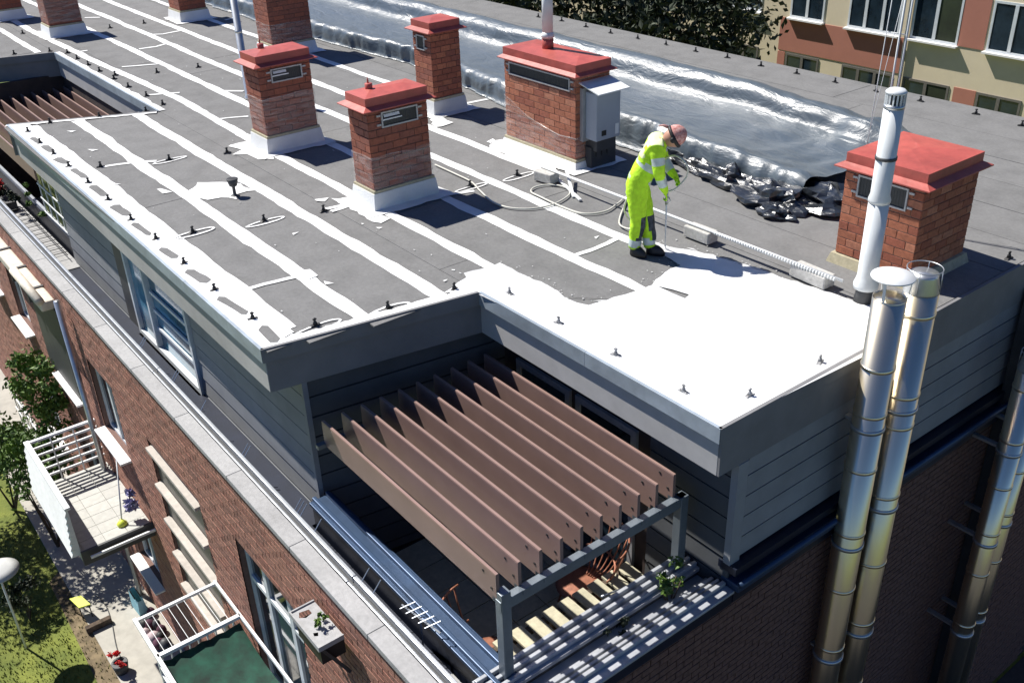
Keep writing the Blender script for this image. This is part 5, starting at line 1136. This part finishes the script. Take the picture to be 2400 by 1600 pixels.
for x in (-9.2, -8.6, -8.0, -7.45): MB().box(x - .015, x + .015, 1.585, 1.615, -5.05, -4.2).build('baluster', M['whitemetal'], t)
for k in range(1, 6): MB().box(-9.2, -7.4, 1.59, 1.61, -4.2 - k * .14 - .012, -4.2 - k * .14 + .012).build('rail_bar', M['whitemetal'], t)
for k in range(9): MB().box(-9.215, -9.19, 1.64 + k * .11, 1.655 + k * .11, -5.05, -4.22).build('baluster', M['whitemetal'], t)
# planter bracket under the coping
t = thing('wall_planter', 'pale box shelf with pot holes and a lime green plant, fixed to the brick wall', 'planter', (-6.35, 2.43, -2.3))
MB().sheet([[(-6.66, 2.36), (-6.12, 2.36), (-6.12, 2.60), (-6.66, 2.60)], [(-6.62, 2.42), (-6.56, 2.39), (-6.52, 2.44), (-6.54, 2.51), (-6.60, 2.51)], [(-6.31, 2.40), (-6.27, 2.39), (-6.25, 2.42), (-6.29, 2.44)]], -2.06).build('shelf_top', M['coping'], t)
for a_ in ((-6.66, -6.12, 2.345, 2.36), (-6.12, -6.105, 2.345, 2.60), (-6.675, -6.66, 2.345, 2.60)): MB().box(a_[0], a_[1], a_[2], a_[3], -2.10, -2.045).build('shelf_rim', M['coping'], t)
MB().box(-6.62, -6.16, 2.38, 2.62, -2.32, -2.14).build('dark_tray', M['black'], t)
MB().bar((-6.14, 2.62, -2.55), (-6.14, 2.38, -2.1), .03, .03).build('brace', M['darkgrey'], t); MB().bar((-6.64, 2.62, -2.55), (-6.64, 2.38, -2.1), .03, .03).build('brace', M['darkgrey'], t)
leaf_cloud('plant', M['leaf'], t, (-6.36, 2.50, -1.98), (.07, .05, .05), 90, .024, 6)
# awning cassette under the coping at the left
t = thing('awning_box', 'long cream awning cassette fixed below the coping at the left', 'awning', (-15.9, 2.5, -2.3))
MB().prism([(-18.6, 2.43), (-15.25, 2.43), (-15.25, 2.66), (-18.6, 2.66)], -2.36, -2.20).build('cassette', M['awning'], t, bevel=0.03)
MB().tube([(-16.75, 2.44, -2.17), (-15.25, 2.44, -2.17)], 0.07, 10).build('rolled_cloth', M['awning'], t, True)
for x in (-17.9, -16.9, -15.9): MB().box(x, x + .06, 2.40, 2.66, -2.40, -2.18).build('bracket', M['darkgrey'], t)
MB().box(-16.9, -15.15, 2.60, 2.66, -4.1, -2.36).build('side_blind', M['darkgrey'], t)

# garden plants
plant('climbing_shrub', 'tall bright green climbing shrub against the brick wall left of the white balcony', 'shrub', (-16.9, 2.30, GZ), (0.50, 0.38, 0.85), 3.2, 2600, 0.050, 31, stems=6)
plant('garden_shrub', 'rounded green shrub behind the far rail of the white balcony', 'shrub', (-16.9, 1.80, GZ), (0.85, 0.55, 0.55), 2.0, 2600, 0.052, 32, stems=5)
plant('garden_shrub', 'yellow green shrub at the left edge beyond the white balcony', 'shrub', (-18.6, 1.45, GZ), (0.9, 0.6, 0.6), 1.6, 2200, 0.055, 33, stems=5)
plant('garden_tree', 'small dark tree whose shadow darkens the lawn at the left edge', 'tree', (-19.1, 0.05, GZ), (1.6, 1.1, 0.9), 3.6, 8000, 0.060, 34, m='leaf_dark', stems=6)
plant('garden_shrub', 'dark low shrub under the parasol at the left edge', 'shrub', (-15.25, 0.85, GZ), (0.3, 0.25, 0.25), 0.6, 700, 0.04, 35, m='leaf_dark')
t = thing('trellis', 'pale lattice fence with climbing plants beyond the shrubs at the left', 'trellis', (-18.4, 2.2, GZ))
for k in range(9): MB().box(-19.9 + k * .3, -19.87 + k * .3, 2.2, 2.22, GZ, GZ + 2.0).build('upright', M['whitemetal'], t)
for k in range(5): MB().box(-19.9, -17.5, 2.18, 2.20, GZ + .3 + k * .4, GZ + .33 + k * .4).build('lath', M['whitemetal'], t)
t = thing('parasol', 'pale grey round parasol on the lawn at the left edge', 'parasol', (-14.62, 0.62, GZ))
MB().lathe((-14.62, 0.62, -6.12), [(0.32, 0), (0.325, .012), (0.2, .08), (0.02, .12)], 28).build('canopy', M['parasol'], t, True)
MB().tube([(-14.62, .62, GZ), (-14.62, .62, -5.95)], .018, 8).build('pole', M['whitemetal'], t, True)
# things on the path
PZ = GZ + 0.03
t = thing('shopping_bag', 'pale blue shopping bag with dark handles standing on the path', 'bag', (-14.25, 2.45, PZ))
MB().add([(-14.42, 2.34, PZ), (-14.08, 2.36, PZ), (-14.08, 2.52, PZ), (-14.42, 2.50, PZ), (-14.46, 2.36, PZ + .34), (-14.04, 2.38, PZ + .34), (-14.04, 2.48, PZ + .34), (-14.46, 2.46, PZ + .34)], [(0, 1, 5, 4), (1, 2, 6, 5), (2, 3, 7, 6), (3, 0, 4, 7), (3, 2, 1, 0)]).build('bag_body', M['bluebag'], t)
for y in (2.37, 2.47): MB().tube([(-14.34, y, PZ + .33), (-14.30, y - .03, PZ + .48), (-14.20, y - .03, PZ + .48), (-14.16, y, PZ + .33)], .010, 6).build('handle', M['black'], t, True)
rr2 = random.Random(8)
for k in range(11):
    x = -13.95 + 0.085 * k + rr2.uniform(-.03, .03); y = 2.42 + rr2.uniform(-.14, .12); s = rr2.uniform(.07, .12); m_ = ('burgundy', 'pinkcloth', 'black', 'burgundy', 'darkgrey', 'pinkcloth')[k % 6]
    o = MB().lathe((x, y, PZ), [(s * .7, 0), (s, .05), (s * .9, .11), (s * .4, .17)], 10).build('clothes_bundle', M[m_], None, True)
    tag(o, '%s bundle in the row of clothes lying on the path, counted from the blue bag' % ORD[k], 'clothes', 'bundles of clothes on the path')
t = thing('folding_stool', 'lime yellow folding stool at the edge of the lawn', 'stool', (-14.75, 1.62, GZ))
MB().prism([(-14.95, 1.50), (-14.62, 1.56), (-14.58, 1.74), (-14.90, 1.68)], GZ + .30, GZ + .325).build('seat', M['yellow'], t)
for x, y in ((-14.92, 1.52), (-14.64, 1.57), (-14.61, 1.72), (-14.88, 1.66)): MB().tube([(x, y, GZ), (x, y, GZ + .3)], .010, 6).build('leg', M['black'], t, True)
t = thing('planter_trough', 'brown trough lying across the edge of the path', 'trough', (-14.2, 1.72, PZ))
MB().box(-14.32, -14.22, 1.52, 1.94, PZ, PZ + .12).build('trough_body', M['bark'], t, bevel=.01)
tag(MB().tube(smooth([(-15.1, 1.92, PZ + .012), (-14.7, 1.98, PZ + .012), (-14.2, 1.92, PZ + .012), (-13.6, 1.80, PZ + .012), (-13.0, 1.76, PZ + .012)]), .008, 5).build('garden_hose', M['darkgrey'], None, True), 'thin dark hose lying along the garden path', 'hose')
t = thing('flower_pot', 'pot of bright red flowers at the bottom edge of the picture', 'flowers', (-13.05, 1.70, PZ))
MB().lathe((-13.05, 1.70, PZ), [(.10, 0), (.13, .2), (.12, .2)], 14).build('pot', M['darkgrey'], t, True); leaf_cloud('blossoms', M['red'], t, (-13.05, 1.70, PZ + .3), (.18, .14, .08), 260, .03, 5)
t = thing('flower_box', 'box of red geraniums on the ledge at the left edge', 'flowers', (-19.6, 3.1, -2.09))
MB().box(-20.0, -19.3, 3.0, 3.2, -2.08, -1.9).build('box', M['darkgrey'], t); leaf_cloud('blossoms', M['red'], t, (-19.75, 3.08, -1.70), (.22, .12, .12), 260, .035, 9); leaf_cloud('foliage', M['leaf_dark'], t, (-19.2, 3.1, -1.72), (.5, .12, .14), 380, .04, 10)
t = thing('terrace_trellis', 'white framed glazing with climbing plant at the end of the plank wall', 'trellis', (-16.9, 3.36, -2.1))
for k in range(6): MB().box(-17.9, -16.3, 3.36, 3.375, -2.0 + k * .26, -1.975 + k * .26).build('lath', M['whitemetal'], t)
for k in range(5): MB().box(-17.9 + k * .38, -17.875 + k * .38, 3.38, 3.395, -2.1, -.5).build('upright', M['whitemetal'], t)
MB().box(-18.0, -16.25, 3.42, 3.43, -2.1, -.5).build('backing', M['lawn'], t)
leaf_cloud('foliage', M['leaf'], t, (-18.4, 3.35, -1.7), (.8, .08, .4), 500, .035, 11)
t = thing('roof_ladder', 'thin dark metal ladder rail lying along the ledge at the left', 'ladder', (-17.0, 3.1, -2.08))
for y in (3.04, 3.22): MB().tube([(-19.2, y, -1.98), (-16.3, y, -1.98)], .008, 5).build('side_rail', M['black'], t)
for k in range(13): MB().tube([(-19.1 + k * .22, 3.0, -1.98), (-19.1 + k * .22, 3.27, -1.98)], .007, 5).build('rung', M['black'], t)
o = MB().lathe((-5.78, 2.98, -2.10), [(0.05, 0), (0.07, .1), (0.02, .16)], 10).build('ledge_ornament', M['darkgrey'], None, True); tag(o, 'dark bird-shaped ornament sitting on the ledge beside the blue cap', 'ornament')
t = thing('ledge_aerial', 'small wire aerial on the ledge beside the terrace cap', 'aerial', (-5.3, 3.05, -2.1))
for k in range(5): MB().tube([(-5.75 + k * .1, 3.0, -1.72 + .02 * k), (-5.68 + k * .1, 3.12, -1.66 + .02 * k)], .006, 5).build('rod', M['rail'], t)
MB().tube([(-5.8, 3.05, -1.74), (-5.2, 3.06, -1.62)], .008, 5).build('boom', M['rail'], t); MB().tube([(-5.5, 3.05, -2.1), (-5.5, 3.05, -1.68)], .008, 5).build('stand', M['rail'], t)

# ============================================================ building and trees behind
FY = 30.0
fb = thing('apartment_building', 'cream and terracotta apartment block with white framed windows behind the roof', 'building', (-22, 36, GZ))
MB().box(-62, 12, FY, FY + 12, GZ, 8.5).build('wall', M['cream'], fb)
rows = [(-1.5 + 2.745 * k, -3.0 + 2.745 * k) for k in range(3, -2, -1)]
def panel(x0, x1, z0, z1): MB().box(x0, x1, FY - .02, FY + .01, z0, z1).build('wall_panel', M['terra'], fb)
P0 = -4.72
for base in (0, -28.0, 17.0):
    for z0, z1 in ((-4.19, -3.05), (-1.45, -.30), (1.3, 2.4)): 
        if base == 17.0: continue
        panel(-23.1 + base, -18.08 + base, z0, z1)
    panel(-23.1 + base, -22.78 + base, -7.6, -4.25); panel(-16.16 + base, -15.42 + base, -7.6, -4.25)
    for z0, z1 in ((-3.0, -1.5), (-.25, 1.25)): panel(-16.34 + base, -15.46 + base, z0, z1)
WX = [(-22.72, -21.30), (-20.33, -18.36), (-17.95, -16.32), (-15.38, -13.96), (-13.2, -11.5), (-10.6, -9.0), (-25.4, -24.0), (-28.2, -26.4), (-31.0, -29.2), (-33.8, -32.2), (-36.6, -35), (-39.5, -37.6), (-42.3, -40.6)]
for x0, x1 in WX:
    for zt in (-4.26, -1.52, 1.23, 3.97):
        z0 = zt - 1.48; f = MB(); w = .07
        f.box(x0, x1, FY - .03, FY + .02, zt - w, zt).box(x0, x1, FY - .03, FY + .02, z0, z0 + w).box(x0, x0 + w, FY - .03, FY + .02, z0 + w, zt - w).box(x1 - w, x1, FY - .03, FY + .02, z0 + w, zt - w)
        nm = 2 if x1 - x0 > 1.8 else 1
        for k in range(1, nm + 1): c_ = x0 + (x1 - x0) * k / (nm + 1); f.box(c_ - .055, c_ + .055, FY - .035, FY + .02, z0 + w, zt - w)
        wf = f.build('window', M['wood'] if zt > -4 else M['glassblock'], fb)
        for k in range(nm + 1):
            a_ = x0 + (x1 - x0) * k / (nm + 1) + (.055 if k else w); b_ = x0 + (x1 - x0) * (k + 1) / (nm + 1) - (.055 if k < nm else w)
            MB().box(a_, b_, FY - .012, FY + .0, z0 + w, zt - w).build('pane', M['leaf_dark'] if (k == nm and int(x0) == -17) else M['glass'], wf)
        if zt > -4: MB().box(x0 - .05, x1 + .05, FY - .18, FY + .02, z0 - .06, z0 - .005).build('sill', M['sill'], wf)
MB().tube([(-18.05, FY - .08, GZ), (-18.05, FY - .08, 8)], .06, 8).build('downpipe', M['wframe'], fb, True)
def big_tree(lab, x, y, h, rad, n, seed, m='leaf_dark'):
    t = thing('tree', lab, 'tree', (x, y, GZ), 'trees between the two buildings'); r = random.Random(seed); tr = MB()
    tr.tube([(x, y, GZ), (x + .1, y, GZ + h * .4), (x, y + .1, GZ + h * .8)], [.28, .2, .08], 9)
    for k in range(7):
        a = r.uniform(0, 6.28); z = GZ + h * r.uniform(.4, .75); q = Vector((x + rad[0] * .7 * math.cos(a), y + rad[1] * .7 * math.sin(a), z + r.uniform(.6, 1.6)))
        tr.tube([(x, y, z), Vector((x, y, z)).lerp(q, .5) + Vector((0, 0, .2)), q], [.1, .06, .02], 6)
    tr.build('trunk', M['bark'], t, True); leaf_cloud('crown', M[m], t, (x, y, GZ + h), rad, n, .13, seed)
    return t
big_tree('dark broad tree whose right branches overlap the terracotta wall', -22.6, 24.5, 5.6, (2.4, 2.2, 1.8), 6500, 51)
big_tree('dark dense tree left of the one overlapping the terracotta wall', -27.0, 23.0, 6.0, (3.2, 2.5, 2.4), 8000, 52)
big_tree('dark tree second from the left behind the rear roof edge', -33.0, 23.5, 6.5, (3.4, 2.6, 2.6), 7000, 53)
big_tree('dark tree farthest left behind the rear roof edge', -40.0, 24.0, 6.5, (3.6, 2.8, 2.6), 6000, 54)
